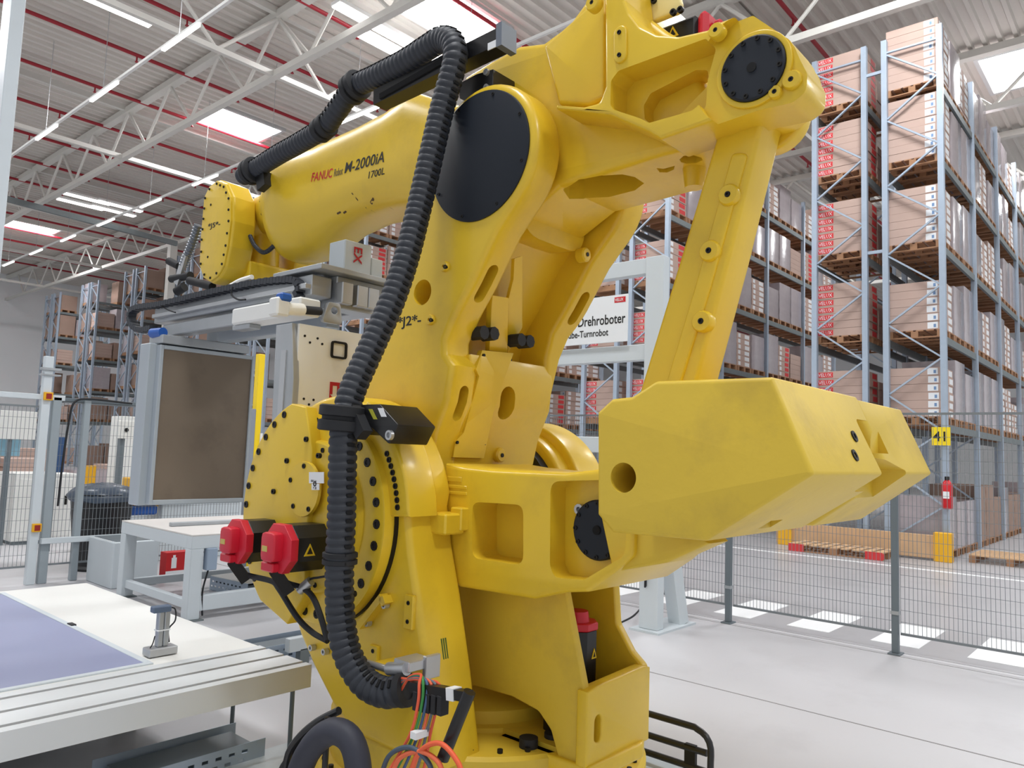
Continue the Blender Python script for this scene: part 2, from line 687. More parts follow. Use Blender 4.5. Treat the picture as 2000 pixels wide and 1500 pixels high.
# red sprinkler pipes along X
pipe = MB().cyl((-9, 0, 11.74), (61.5, 0, 11.74), 0.05, 10).mesh('pipe_run', REDPIPE)
hd = MB().cyl((0, 0, 11.74), (0, 0, 11.56), 0.022, 8).cyl((0, 0, 11.56), (0, 0, 11.545), 0.045, 8).mesh('sprinkler_head', REDPIPE)
for i in range(17):
    y = 6.35 + 2.83 * i
    t = thing('sprinkler_pipe', 'dark red sprinkler pipe under the roof sheet, %s from the end wall' % ORD0[16 - i], 'pipe', (0, y, 0), 'sprinkler pipes')
    link('pipe_run', pipe, t)
    for x in range(10 if i < 11 else 0):
        link('sprinkler_head', hd, t).location = (4.9 + 2.9 * x, 0, 0)
# hanging light lines along Y
RAILM = mat('light_rail_white', srgb(232, 232, 230), 0.45)
rl = MB().box((-0.03, -8, 9.50), (0.03, 57, 9.56)).mesh('light_rail', RAILM)
tb = MB().box((-0.035, 0, 9.455), (0.035, 1.5, 9.50)).mesh('lamp_tube', GLOW)
wr_ = MB().cyl((0, 0, 9.55), (0, 0, 12.0), 0.008, 4).mesh('hanger_wire', STEEL)
for i in range(2):
    x = 6.29 + 4.31 * i
    t = thing('strip_light', ['lit strip light line hung beside the robot cell truss', 'lit strip light line hung in front of the racks', 'lit strip light line at the rack ends', 'lit strip light line over the first rack bay',
                              'lit strip light line over the second rack bay', 'lit strip light line deep above the racks'][i], 'light', (x, 0, 0), 'strip light lines')
    link('light_rail', rl, t)
    for q in range(16):
        link('lamp_tube', tb, t).location = (0, -5.0 + 3.75 * q, 0)
        link('hanger_wire', wr_, t).location = (0, -4.2 + 3.75 * q, 0)
# fluorescent battens along X near the roof
bt = MB().box((0, -0.16, 10.66), (3.0, 0.16, 10.74)).mesh('lamp_housing', RAILM)
bl = MB().box((0.02, -0.14, 10.635), (2.98, 0.14, 10.66)).mesh('lamp_diffuser', GLOW)
for (px, py, lab) in ((297, 50, 'lit batten lamp beside a skylight, close to the hall column'), (700, 64, 'lit batten lamp below the large skylight over the robot hose'), (655, 8, 'lit batten lamp ending at the truss, over the robot hose')):
    p = atz(px, py, 10.65)
    if px == 297:
        p.x -= 3.0
    t = thing('batten_lamp', lab, 'light', (p.x, p.y, 0), 'batten lamps')
    link('lamp_housing', bt, t)
    link('lamp_diffuser', bl, t)
for (px, py, wh) in ((112, 388, 'lower row, end wall side'), (178, 402, 'lower row, rack side'), (124, 377, 'upper row, end wall side'), (190, 392, 'upper row, rack side')):
    p = atz(px, py, 10.65)
    t = thing('batten_lamp', 'lit batten lamp of the four above the wrist, ' + wh, 'light', (p.x, p.y, 0), 'row of four batten lamps')
    link('lamp_housing', bt, t)
    link('lamp_diffuser', bl, t)
    t.scale = (0.56, 1, 1)
# a grey crane-way beam crossing high at the far trusses
mb = MB()
pa_, pb_ = atz(0, 385, 9.9), atz(345, 476, 9.9)
mb.bar(pa_, pb_, 0.14, 0.2)
tag(mb.build('runway_beam', GALVD), 'grey steel runway beam below the far roof trusses', 'beam')
# hall columns
colm = MB()
colm.box((-0.16, -0.16, 0), (0.16, 0.16, BOTZ), None, 0.01)
for (x, y, lab) in ((20.88, 33.5, 'white steel hall column behind the racks by the tall cartons'), (20.88, 6.95, 'white steel hall column in the aisle beside the end frame')):
    pass
cp = atx(22, 10, 2.66)
mb = MB()
mb.box((cp.x, cp.y, 0), (cp.x + 0.16, cp.y + 0.4, 7.5), None, 0.01)
o = mb.build('machine_post', LGREY)
tag(o, 'tall pale grey machine post cut by the picture edge beside the batten lamp', 'post')
cy = aty(333, 540, 33.6)
o = link('hall_column', colm.mesh('hall_column', TRUSS))
o.location = (cy.x, 33.6, 0)
tag(o, 'white steel hall column under the far truss, beside the gripper', 'column')

# ================================================================== racks
RX_ = 15.2
BAY = 2.8
PER = 5.62
LEV = [2.38, 3.97, 5.62, 7.24, 8.67]
UP_H = 9.8
upm = MB()
upm.box((-0.05, -0.05, 0.0), (0.05, 0.05, UP_H))
for k in range(0):
    pass
UPM = upm.mesh('upright', GALV)
DEP = 0.95
# end-frame brace meshes (zig-zag in the Y-Z plane)
brA = MB().bar((0, 0.05, 0), (0, DEP - 0.05, 0.62), 0.03, 0.045, None, (1, 0, 0)).mesh('brace', GALV)
brB = MB().bar((0, DEP - 0.05, 0), (0, 0.05, 0.62), 0.03, 0.045, None, (1, 0, 0)).mesh('brace', GALV)
brH = MB().bar((0, 0.05, 0), (0, DEP - 0.05, 0), 0.03, 0.045, None, (1, 0, 0)).mesh('frame_strut', GALV)
BM = MB().box((0.05, -0.025, -0.13), (BAY - 0.05, 0.025, 0.0)).mesh('beam', GALVD)
SP = MB().bar((0, 0, 0), (0, 0.39, 0), 0.04, 0.06).mesh('row_spacer', GALV)

# ---- goods
CL, CWD, CH = 0.90, 0.84, 0.150


def carton_mesh(kind):
    mb = MB()
    mb.box((0.005, 0, 0.004), (CWD - 0.005, CL, CH), CARD)
    if kind in ('red', 'both'):
        w_ = 0.30 if kind == 'red' else 0.05
        mb.box((0.0025, CL - 0.015 - w_, 0.028), (0.006, CL - 0.015, CH - 0.022), REDP)
    if kind in ('label', 'both', 'red'):
        if kind != 'red':
            mb.box((0.0025, 0.07, 0.02), (0.006, 0.24, CH - 0.014), LABW)
            mb.box((0.001, 0.10, 0.04), (0.003, 0.14, CH - 0.05), mat('label_print_blue', srgb(120, 150, 190), 0.6))
        mb.box((0.10, -0.0025, 0.03), (0.24, 0.004, CH - 0.02), LABW)
        mb.box((CWD - 0.34, -0.0025, 0.03), (CWD - 0.06, 0.004, CH - 0.02), REDP if kind == 'red' else LABW)
    me = mb.mesh('carton', CARD, 0)
    if kind == 'red':
        # the carton's printed name, white on the red strip
        cu = bpy.data.curves.new('t', 'FONT')
        cu.body = 'VELUX'
        cu.size = 0.098
        cu.resolution_u = 1
        ob = bpy.data.objects.new('t', cu)
        COL.objects.link(ob)
        dg = bpy.context.evaluated_depsgraph_get()
        tm = bpy.data.meshes.new_from_object(ob.evaluated_get(dg))
        bpy.data.objects.remove(ob)
        bm = bmesh.new()
        bm.from_mesh(me)
        k0 = len(bm.faces)
        vs = [bm.verts.new((0.0015, CL - 0.03 - v.co.x * 0.88, 0.045 + v.co.y)) for v in tm.vertices]
        bm.verts.ensure_lookup_table()
        li = me.materials.find(LABW.name)
        for p in tm.polygons:
            try:
                f = bm.faces.new([vs[i] for i in p.vertices])
                f.material_index = li
            except ValueError:
                pass
        bm.to_mesh(me)
        bm.free()
    return me


CM = {k: carton_mesh(k) for k in ('red', 'label', 'plain')}
PW, PD, PH = 0.86, 0.98, 0.14
pb_top = MB().box((0, 0, PH - 0.02), (PW, 0.125, PH)).mesh('deck_board', WOOD, 0)
pb_low = MB()
for x in (0.0, PW / 2 - 0.05, PW - 0.1):
    pb_low.box((x, 0, 0), (x + 0.1, PD, 0.02))
    for y in (0.0, PD / 2 - 0.06, PD - 0.12):
        pb_low.box((x, y, 0.02), (x + 0.1, y + 0.12, PH - 0.02))
PB_LOW = pb_low.mesh('pallet', WOOD, 0)
pfull = MB()
for x in (0.0, PW / 2 - 0.05, PW - 0.1):
    pfull.box((x, 0, 0), (x + 0.1, PD, PH - 0.02))
for q in range(6):
    pfull.box((0, q * 0.17, PH - 0.02), (PW, q * 0.17 + 0.13, PH))
PFULL = pfull.mesh('pallet', WOOD, 0)


def wrap_mesh(h, m=WRAP):
    mb = MB()
    R = []
    for k in range(9):
        z = h * k / 8
        d = 0.004 * sin(k * 2.4)
        R.append([Vector((x, y, z)) for x, y in fillet([(0.01 - d, 0.01 + d), (PW - 0.01, 0.01 - d), (PW - 0.01 + d, PD - 0.04), (0.01, PD - 0.04 + d)], 0.03, 2)])
    mb.rings(R)
    return mb.mesh('wrapped_goods', m, 50)


WRM = [wrap_mesh(h) for h in (0.85, 0.95, 1.05, 1.12)]
CRM = mat('brown_kraft_wrap', srgb(150, 110, 84), 0.6, var=0.12, scale=3)
BRN = [wrap_mesh(h, CARD2) for h in (0.85, 1.0, 1.12)]
ORD = ['first', 'second', 'third', 'fourth', 'fifth', 'sixth', 'seventh']
PLACE = ['end place', 'middle place', 'last place']
NLOAD = [0]


def load(kind, loc, label, group, nbox=7, detail=False, wide=1.0, rnd=True):
    t = thing('pallet_load', label, 'pallet load', loc, group)
    NLOAD[0] += 1
    if detail:
        p = link('pallet', PB_LOW, t)
        for q in range(6):
            link('deck_board', pb_top, p).location = (0, q * 0.171, 0)
    else:
        link('pallet', PFULL, t)
    if kind in CM:
        for q in range(nbox):
            o = link('carton', CM[kind], t)
            o.location = (0.01 + (random.uniform(-.006, .006) if rnd else 0), 0.04 + (random.uniform(-.008, .008) if rnd else 0), PH + q * CH)
    elif kind == 'wrap':
        link('wrapped_goods', random.choice(WRM), t).location = (0, 0, PH)
    elif kind == 'brown':
        link('big_carton', random.choice(BRN), t).location = (0, 0, PH)
    return t


def rack(name, label, y0, nb, levels=LEV, full=True, bx=RX_):
    """one single-depth run: end frame at bx, bays along +X"""
    t = thing('pallet_rack', label, 'rack', (bx, y0, 0), 'pallet racks')
    for i in range(nb + 1):
        for y in (0, DEP):
            link('upright', UPM, t).location = (i * BAY, y, 0)
        if i <= (1 if full else 0):
            z = 0.3
            s = 0
            while z < UP_H - 0.65:
                link('brace', brA if s else brB, t).location = (i * BAY, 0, z)
                z += 0.66
                s = 1 - s
            link('frame_strut', brH, t).location = (i * BAY, 0, UP_H - 0.25)
            link('frame_strut', brH, t).location = (i * BAY, 0, 0.2)
        if i < nb:
            for z in levels:
                for y in (0, DEP):
                    link('beam', BM, t).location = (i * BAY, y, z)
    return t


def fill(y0, nb, rname, chooser, group, levels=LEV, detail_bays=0, ground=False, bx=RX_):
    lv = ([0.0] if ground else []) + list(levels)
    for i in range(nb):
        for li, z in enumerate(lv):
            for s in range(3):
                kind, nbx = chooser(i, li, s)
                if kind is None:
                    continue
                tier = ORD[li + (0 if ground else 1)]
                what = {'red': 'red-striped brown cartons', 'label': 'white-labelled brown cartons', 'plain': 'plain brown cartons', 'wrap': 'film-wrapped goods', 'brown': 'big brown carton'}[kind]
                load(kind, (bx + 0.07 + i * BAY + s * 0.90, y0 - 0.0, z), ('%s, %s tier, %s bay, %s, %s' % (what, tier, ORD[i], PLACE[s], rname)) if nb > 1 else ('%s, %s tier, %s, %s' % (what, tier, PLACE[s], rname)), group, nbx, i < detail_bays)


# rack marked 41: near half and far half of the double run
Y0 = 3.12
rack('a', 'galvanised pallet rack marked 41, its side on the wide lane', Y0, 4)
rack('b', 'galvanised pallet rack standing back to back behind the rack marked 41', Y0 + 1.32, 2)
sp = thing('row_spacer_set', 'short steel spacers tying the two back to back racks at number 41', 'spacer', (RX_, Y0 + 0.94, 0))
for z in (2.0, 5.66, 9.2):
    link('row_spacer', SP, sp).location = (0, 0, z)


def ch41(i, li, s):
    r = random.random()
    if li == 0:
        return ('wrap', 0) if r < .6 else ('brown', 0)
    if i == 0 and s == 0:
        return ('label', [0, 6, 6, 7, 8, 8][li])
    if r < 0.62 or (i > 0 and r < .8):
        return ('wrap', 0)
    return ('label', random.choice((5, 6, 7)))


fill(Y0, 4, 'rack marked 41', ch41, 'loads on the rack marked 41', LEV, 1, True)


def ch41b(i, li, s):
    if s == 2:
        return (None, 0)
    return ('red', [6, 7, 7, 7, 7][li]) if s == 0 else ('plain', 5)


fill(Y0 + 1.32, 1, 'rack behind rack 41', ch41b, 'loads on the rack behind rack 41', LEV, 1)

# double run beyond the aisle, its end at the hanging sign
Y1 = Y0 + PER
rack('c', 'galvanised pallet rack across the aisle, with film-wrapped loads', Y1, 5)
rack('d', 'galvanised pallet rack with its end behind the hanging white sign', Y1 + 1.32, 1)


def ch2(i, li, s):
    r = random.random()
    if i == 0 and s == 0:
        return ('red', 6) if li not in (0,) else ('plain', 5)
    if r < 0.55:
        return ('wrap', 0)
    return (random.choice(('label', 'red', 'plain')), random.choice((5, 6, 7)))


fill(Y1, 4, 'rack across the aisle', ch2, 'loads on the rack across the aisle', LEV, 0, True)
fill(Y1 + 1.32, 1, 'rack behind the sign', lambda i, li, s: ('red', 6) if s == 0 else (None, 0), 'loads on the rack behind the sign', LEV, 0, True)

# runs further along the hall
NM = {2: 'rack hidden by the robot arm', 3: 'rack under the upper arm', 4: 'rack behind the gripper', 5: 'rack at the hall column', 6: 'rack next after the column', 7: 'rack two after the column', 8: 'rack near the end wall'}
for k in (2, 3, 4, 5, 6, 7, 8):
    yk_ = Y0 + PER * k
    nb = {2: 2, 3: 3, 4: 2}.get(k, 1)
    rack('x', 'galvanised pallet rack, lane side, ' + NM[k], yk_, nb, LEV, k > 3)
    rack('y', 'galvanised pallet rack, back side, ' + NM[k], yk_ + 1.32, 1, LEV, k > 3)

    def chx(i, li, s, k=k):
        r = random.random()
        if k <= 3:
            return ('label', random.choice((5, 6, 7))) if r < .6 else ('red', 6)
        if s == 2 or r < 0.10:
            return (None, 0)
        if k == 5 and li == 5:
            return ('brown', 0)
        return (random.choice(('brown', 'wrap', 'brown', 'plain')), 5)

    fill(yk_, nb, NM[k], chx, 'loads on the ' + NM[k], LEV, 0, True)
    if k > 3:
        fill(yk_ + 1.32, 1, NM[k] + ', back side', lambda i, li, s: (random.choice(('brown', 'wrap')), 5) if s == 0 and random.random() < .8 else (None, 0), 'back side loads on the ' + NM[k], LEV, 0, False)

# number plate, guard board and pallets at the end frame
p0 = atx(1838, 852, 15.1)
mb = MB()
mb.box((15.09, p0.y - 0.145, p0.z - 0.16), (15.11, p0.y + 0.145, p0.z + 0.16))
npl = mb.build('aisle_sign', mat('aisle_sign_yellow', srgb(246, 216, 20), 0.5))
tag(npl, 'yellow aisle number sign reading 41 on the rack upright', 'sign')
text('sign_number', '41', 0.24, (15.087, p0.y + 0.125, p0.z - 0.085), FACE_X, INK, npl, 0.001)
fx = atx(1850, 960, 15.06)
t = thing('fire_extinguisher', 'red fire extinguisher hung on the rack upright below the number sign', 'fire extinguisher', (15.064, fx.y, fx.z - 0.3))
MB().lathe((0, 0, 0), (0, 0, 1), [(0, 0.075), (0.02, 0.085), (0.42, 0.085), (0.48, 0.05), (0.50, 0.03)], 16).build('cylinder', mat('extinguisher_red', srgb(206, 24, 36), 0.35), t)
MB().box((-0.05, -0.03, 0.50), (0.05, 0.03, 0.56), None, 0.005).build('valve', BOLT, t)
MB().box((0.06, -0.03, 0.30), (0.092, 0.03, 0.36)).build('wall_bracket', BOLT, t)
MB().box((-0.088, -0.05, 0.18), (-0.084, 0.05, 0.30)).build('instruction_label', LABW, t)
# low board barrier with orange end posts in front of the rack end
OR = mat('barrier_orange', srgb(238, 178, 30), 0.5)
bo = thing('guard_board', 'low timber guard board with orange end shields before the rack ends', 'barrier', (14.95, 3.1, 0))
MB().box((0.0, 0.12, 0.04), (0.05, 2.95, 0.44), None, 0.006).build('board', WOODL, bo, 0)
for y in (0.0, 2.75):
    MB().box((-0.06, y - 0.12, 0), (0.10, y + 0.16, 0.5), None, 0.01).build('end_shield', OR, bo)
for j, (yy, xx) in enumerate(((3.85, 14.05),)):
    t = thing('flat_pallet', 'empty wooden pallet with red painted corners lying before the guard board', 'pallet', (xx, yy, 0))
    for q in range(9):
        MB().box((0, q * 0.185, 0.12), (0.8, q * 0.185 + 0.13, 0.142)).build('deck_board', WOODL, t, 0)
    for x in (0.0, 0.35, 0.7):
        MB().box((x, 0, 0), (x + 0.1, 1.61, 0.022)).build('runner', WOOD, t, 0)
        for y in (0.0, 0.75, 1.48):
            MB().box((x, y, 0.022), (x + 0.1, y + 0.13, 0.12)).build('block', REDP if (x == 0 and y != 0.75) else WOOD, t, 0)
    MB().box((-0.006, 1.33, 0.0), (-0.001, 1.61, 0.14)).build('red_paint', REDP, t, 0)
    MB().box((-0.006, 0.0, 0.0), (-0.001, 0.28, 0.14)).build('red_paint', REDP, t, 0)
t = thing('flat_pallet', 'empty wooden pallet lying beside the rack marked 41', 'pallet', (15.3, 1.6, 0))
for q in range(6):
    MB().box((q * 0.2, 0, 0.12), (q * 0.2 + 0.14, 1.2, 0.142)).build('deck_board', WOODL, t, 0)
for y in (0.0, 0.55, 1.1):
    MB().box((0, y, 0), (1.14, y + 0.1, 0.12)).build('runner', WOOD, t, 0)
# ================================================================== the robot
XC = 2.9                                     # the robot's own plane of symmetry
J2 = (3.017, 1.318)                          # shoulder axis (y, z)
ELB = (2.401, 3.0)                           # elbow axis
CRK = (1.726, 1.351)                         # crank pin
REAR = (1.103, 3.035)                        # rear pin of the upper arm
J1Y = 2.68
robot = thing('industrial_robot', 'huge yellow industrial robot arm with counterweight and black corrugated hose', 'robot', (XC, J1Y, 0))


def part(name, m, mb, parent=None, smooth=35):
    o = mb.build(name, m, None, smooth)
    if parent is None or parent is robot:
        o.parent = robot
        o.location = (-XC, -J1Y, 0)
    else:
        o.parent = parent
    return o


def boltring(parent, c, r, x, n, br, a0=0.0, a1=2 * pi, h=0.005, name='bolt', m=None):
    """socket head bolts on a flange that faces -X; shares one mesh"""
    mb = MB()
    mb.lathe((0, 0, 0), (-1, 0, 0), [(-0.004, br), (h, br), (h, br * 0.55), (h * 0.4, br * 0.5)], 10)
    me = mb.mesh(name, m or BOLT)
    for k in range(n):
        a = a0 + (a1 - a0) * k / n
        o = link(name, me, parent)
        o.location = (x, c[0] + r * cos(a), c[1] + r * sin(a))


def boltat(parent, pts, x, br, h=0.012, m=None, name='bolt'):
    mb = MB()
    mb.lathe((0, 0, 0), (-1, 0, 0), [(-0.004, br), (h, br), (h, br * 0.5), (h * 0.4, br * 0.5)], 10)
    me = mb.mesh(name, m or BOLT)
    for y, z in pts:
        link(name, me, parent).location = (x, y, z)


def boss(mb, y, z, x, r, h=0.018, m=None):
    mb.lathe((x, y, z), (-1, 0, 0), [(-0.02, r), (h * 0.6, r), (h, r * 0.86), (h, r * 0.28), (h * 0.3, r * 0.26)], 18, m)


# ---- base on the floor
mb = MB()
mb.lathe((XC, J1Y, 0), (0, 0, 1), [(0.03, 0.82), (0.20, 0.82), (0.215, 0.805), (0.22, 0.80)], 72)
base = part('base_ring', YEL2, mb)
mb = MB()
mb.box((2.02, 1.62, 0.0), (3.78, 3.7, 0.03), None, 0.008)
part('floor_plate', LGREY, mb)
mb = MB()
mb.lathe((0, 0, 0), (0, 0, 1), [(0, 0.012), (0.018, 0.012), (0.018, 0.004)], 8)
bme = mb.mesh('bolt', BOLT)
for k in range(48):
    a = 2 * pi * k / 48
    link('bolt', bme, base).location = (XC + 0.775 * cos(a), J1Y + 0.775 * sin(a), 0.215)
mb = MB()
mb.lathe((XC, J1Y, 0), (0, 0, 1), [(0.21, 0.735), (0.385, 0.735), (0.40, 0.72)], 64)
turn = part('turntable', YEL2, mb)
for k in range(36):
    a = 2 * pi * k / 36
    link('bolt', bme, turn).location = (XC + 0.68 * cos(a), J1Y + 0.68 * sin(a), 0.398)
mb = MB()
mb.lathe((XC, J1Y, 0), (0, 0, 1), [(0.39, 0.46), (0.42, 0.46), (0.425, 0.42), (0.48, 0.42), (0.49, 0.40), (0.51, 0.30), (0.53, 0.20)], 48)
drum = part('swivel_drum', YEL2, mb)
for k, (dy, dx) in enumerate(((-0.56, -0.30), (-0.60, -0.18), (-0.62, -0.06))):
    mb = MB()
    mb.cyl((XC + dx, J1Y + dy, 0.40), (XC + dx, J1Y + dy, 0.44), 0.04, 20)
    part('rubber_stop', RUB, mb, turn)

# ---- turret: near bearing plate
R2 = 0.565
near = circ(J2, R2, 48, radians(-24), radians(166))
# over the top from front to back, then the slanted pillar down to the turntable and the keel-shaped front edge
nearpts = near + [(2.48, 1.39), (2.44, 1.21), (2.38, 1.02), (2.30, 0.72), (2.24, 0.45), (2.225, 0.385), (2.66, 0.385), (2.76, 0.385), (2.92, 0.47), (3.09, 0.61), (3.21, 0.73), (3.31, 0.87), (3.43, 1.03)]
mb = MB()
mb.prism([nearpts], 2.17, 2.43, 0.03)
plate1 = part('shoulder_bearing_plate', YEL, mb)
# raised calibration arc on the plate's shoulder
mb = MB()
arc = circ(J2, R2 + 0.035, 20, radians(118), radians(176)) + circ(J2, R2 - 0.09, 20, radians(176), radians(118))
mb.prism([arc], 2.13, 2.30, 0.012)
part('index_arc', YEL, mb, plate1)
boltring(plate1, J2, R2 - 0.03, 2.13, 9, 0.013, radians(146), radians(175), 0.006)
# shoulder flange, ring and covers
mb = MB()
mb.lathe((0, *J2), (1, 0, 0), [(2.095, 0.05), (2.095, 0.475), (2.10, 0.485), (2.18, 0.49)], 72)
fl = part('shoulder_flange', YEL, mb, plate1)
mb = MB()
mb.lathe((0, *J2), (1, 0, 0), [(2.150, 0.490), (2.150, 0.494), (2.18, 0.494)], 72)
part('seam_ring', BOLT, mb, plate1)
boltring(plate1, J2, 0.44, 2.095, 30, 0.021)
mb = MB()
mb.lathe((0, *J2), (1, 0, 0), [(2.062, 0.05), (2.062, 0.335), (2.07, 0.345), (2.10, 0.35)], 60)
part('shoulder_cover', YEL, mb, plate1)
boltring(plate1, J2, 0.31, 2.062, 14, 0.012)
# gear cover bolted on the front half, carries both motors
gc = circ(J2, 0.545, 30, radians(-52), radians(72)) + [(J2[0] + 0.05, J2[1] + 0.50), (J2[0] - 0.02, J2[1] + 0.30), (J2[0] - 0.02, J2[1] - 0.36), (J2[0] + 0.1, J2[1] - 0.50)]
mb = MB()
mb.prism([gc], 2.035, 2.10, 0.008)
gcv = part('gear_cover', YEL, mb, plate1)
boltring(plate1, J2, 0.515, 2.035, 11, 0.017, radians(-40), radians(75))
boltring(plate1, J2, 0.535, 2.167, 22, 0.011, radians(-20), radians(70), 0.004)
SC0 = tuple(atx(592, 955, 2.03).yz)
mb = MB()
mb.lathe((0, *SC0), (1, 0, 0), [(2.026, 0.02), (2.026, 0.125), (2.04, 0.128)], 40)
part('inspection_cover', YEL, mb, plate1)
boltring(plate1, SC0, 0.105, 2.026, 5, 0.012, radians(20), radians(380))
boltat(plate1, yz([(598, 858), (560, 900), (622, 890), (534, 960), (600, 1150), (690, 1160)], 2.03), 2.036, 0.013, 0.012)
# stickers
q = yz([(604, 922), (633, 922), (633, 944), (604, 944)], 2.024)
mb = MB()
mb.prism([q], 2.0225, 2.0245)
lb = part('asset_sticker', LABW, mb, plate1)
q2 = yz([(609, 945), (624, 945), (624, 957), (609, 957)], 2.024)
mb = MB()
mb.prism([q2], 2.0225, 2.0245)
part('asset_sticker', LABW, mb, plate1)
t0 = atx(607, 941, 2.022)
text('sticker_print', '000114', 0.014, (2.0222, t0.y, t0.z), FACE_X, INK, plate1, 0.0002)
t0 = atx(611, 955, 2.022)
text('sticker_print', 'P 28', 0.015, (2.0222, t0.y, t0.z), FACE_X, INK, plate1, 0.0002)
# small plates and hooks on the lower plate
for (px, py, hh) in ((802, 1195, 0.14), (733, 1283, 0.1)):
    c = atx(px, py, 2.17)
    mb = MB()
    mb.box((2.155, c.y - 0.028, c.z - hh / 2), (2.175, c.y + 0.028, c.z + hh / 2), None, 0.004)
    part('service_plate', YEL, mb, plate1)
    boltat(plate1, [(c.y, c.z - hh * 0.27), (c.y, c.z + hh * 0.27)], 2.156, 0.009, 0.004)
h0, h1, h2 = atx(708, 1222, 2.15), atx(752, 1165, 2.15), atx(757, 1180, 2.15)
mb = MB()
mb.bar(h0, h1, 0.05, 0.03)
mb.bar(h1, h2, 0.05, 0.03)
part('lock_bracket', YEL, mb, plate1)
boltat(plate1, yz([(752, 1182), (718, 1217), (609, 1265), (634, 1273)], 2.15), 2.16, 0.015, 0.02, STEEL)
mk = yz([(856, 1256), (862, 1288)], 2.3)
# rear pillar fluid tubes (level gauge)
for k in range(3):
    mb = MB()
    y_, z_ = 2.455, 0.70
    p0 = Vector((2.27 + k * 0.012, 2.338, 0.86))
    p1 = Vector((2.27 + k * 0.012, 2.318, 0.78))
    mb.cyl(p0, p1, 0.004, 6)
    part('level_gauge', mat('gauge_green', srgb(70, 96, 20), 0.4), mb, plate1)
# stop blocks on the pillar's rear edge
c = atx(880, 1020, 2.40)
mb = MB()
mb.box((2.30, c.y - 0.07, c.z - 0.045), (2.42, c.y + 0.06, c.z + 0.045), None, 0.008)
part('stop_block', YEL, mb, plate1)
# motors of the shoulder
def servo(parent, c, x0, length, s=0.105, vertical=False):
    """black square servo motor with red cap; axis along X, cap at x0"""
    y, z = c
    body = fillet([(y - s, z - s), (y + s, z - s), (y + s, z + s), (y - s, z + s)], 0.05, 1)
    mb = MB()
    mb.prism([body], x0 + 0.035, x0 + length, 0.006)
    mb.prism([inset(body, 0.018)], x0 + length - 0.01, x0 + length + 0.05, 0.0)
    mo = part('servo_motor', MBLK, mb, parent)
    mb = MB()
    mb.prism([fillet([(y - s - .004, z - s - .004), (y + s + .004, z - s - .004), (y + s + .004, z + s + .004), (y - s - .004, z + s + .004)], 0.06, 1)], x0, x0 + 0.04, 0.004)
    part('motor_cap', MRED, mb, mo)
    o2 = fillet([(y - s * .45, z - s * .55), (y + s * .6, z - s * .55), (y + s * .6, z + s * .7), (y - s * .45, z + s * .7)], 0.025, 2)
    mb = MB()
    mb.prism([o2], x0 - 0.045, x0 + 0.005, 0.008)
    part('encoder_box', MRED, mb, mo)
    mb = MB()
    mb.box((x0 - 0.047, y + s * .05, z - s * .12), (x0 - 0.044, y + s * .45, z + s * .12))
    part('rating_label', mat('label_olive', srgb(196, 178, 96), 0.5), mb, mo)
    mb = MB()
    mb.box((x0 - 0.03, y - s * .2, z - s * 1.0), (x0 + 0.03, y + s * .75, z - s * .6), None, 0.005)
    part('connector', MRED, mb, mo)
    mb = MB()
    mb.bar((x0 + 0.0, y + 0.01, z - s * .95), (x0 + 0.06, y - 0.02, z - s * 1.9), 0.05, 0.05)
    part('plug', BOLT, mb, mo)
    return mo


def warn(parent, c, x, h, name='warning_sticker'):
    y, z = c
    tri = fillet([(y - h * .55, z - h * .5), (y + h * .55, z - h * .5), (y, z + h * .5)], h * .1, 3)
    mb = MB()
    mb.prism([tri], x - 0.002, x, 0)
    o = part(name, WARNY, mb, parent)
    tri2 = [(y - h * .36, z - h * .36), (y + h * .36, z - h * .36), (y, z + h * .3)]
    mb = MB()
    mb.prism([tri2, [(a * .78 + y * .22, b * .78 + (z - h * .14) * .22) for a, b in tri2]], x - 0.0028, x - 0.0018, 0)
    mb.box((x - 0.0028, y - h * .04, z - h * .22), (x - 0.0018, y + h * .04, z + h * .08))
    o2 = part(name, INK, mb, parent)


m1 = tuple(atx(540, 1071, 1.86).yz)
m2 = tuple(atx(456, 1057, 1.86).yz)
mo1 = servo(None, (m1[0] - 0.005, m1[1]), 1.86, 0.22, 0.1)
mo2 = servo(None, (m2[0] - 0.01, m2[1]), 1.86, 0.24, 0.095)
# the motor's warning sticker sits on its side that faces -Y
y_ = m1[0] - 0.105
cc = aty(605, 1074, y_ - 0.001)
mb = MB()
mb.prism([[(cc.x - 0.028, cc.z - 0.026), (cc.x + 0.028, cc.z - 0.026), (cc.x, cc.z + 0.026)]], y_ - 0.0035, y_ + 0.002, 0, 'y')
part('warning_sticker', WARNY, mb, mo1)
mb = MB()
mb.prism([[(cc.x - 0.015, cc.z - 0.018), (cc.x + 0.015, cc.z - 0.018), (cc.x, cc.z + 0.012)]], y_ - 0.0045, y_ - 0.003, 0, 'y')
part('warning_sticker', INK, mb, mo1)

# ---- turret: far bearing plate with the rear pocket
mb = MB()
mb.prism([circ(J2, 0.46, 40, radians(-60), radians(215)) + [(2.62, 0.98), (2.56, 0.385), (3.1, 0.385), (3.3, 0.8)]], 3.40, 3.66, 0.02)
plate2 = part('far_bearing_plate', YEL, mb)
mb = MB()
mb.prism([circ(J2, 0.51, 30, radians(95), radians(178)) + circ(J2, 0.40, 30, radians(178), radians(95))], 3.50, 3.75, 0.015)
part('index_arc', YEL, mb, plate2)
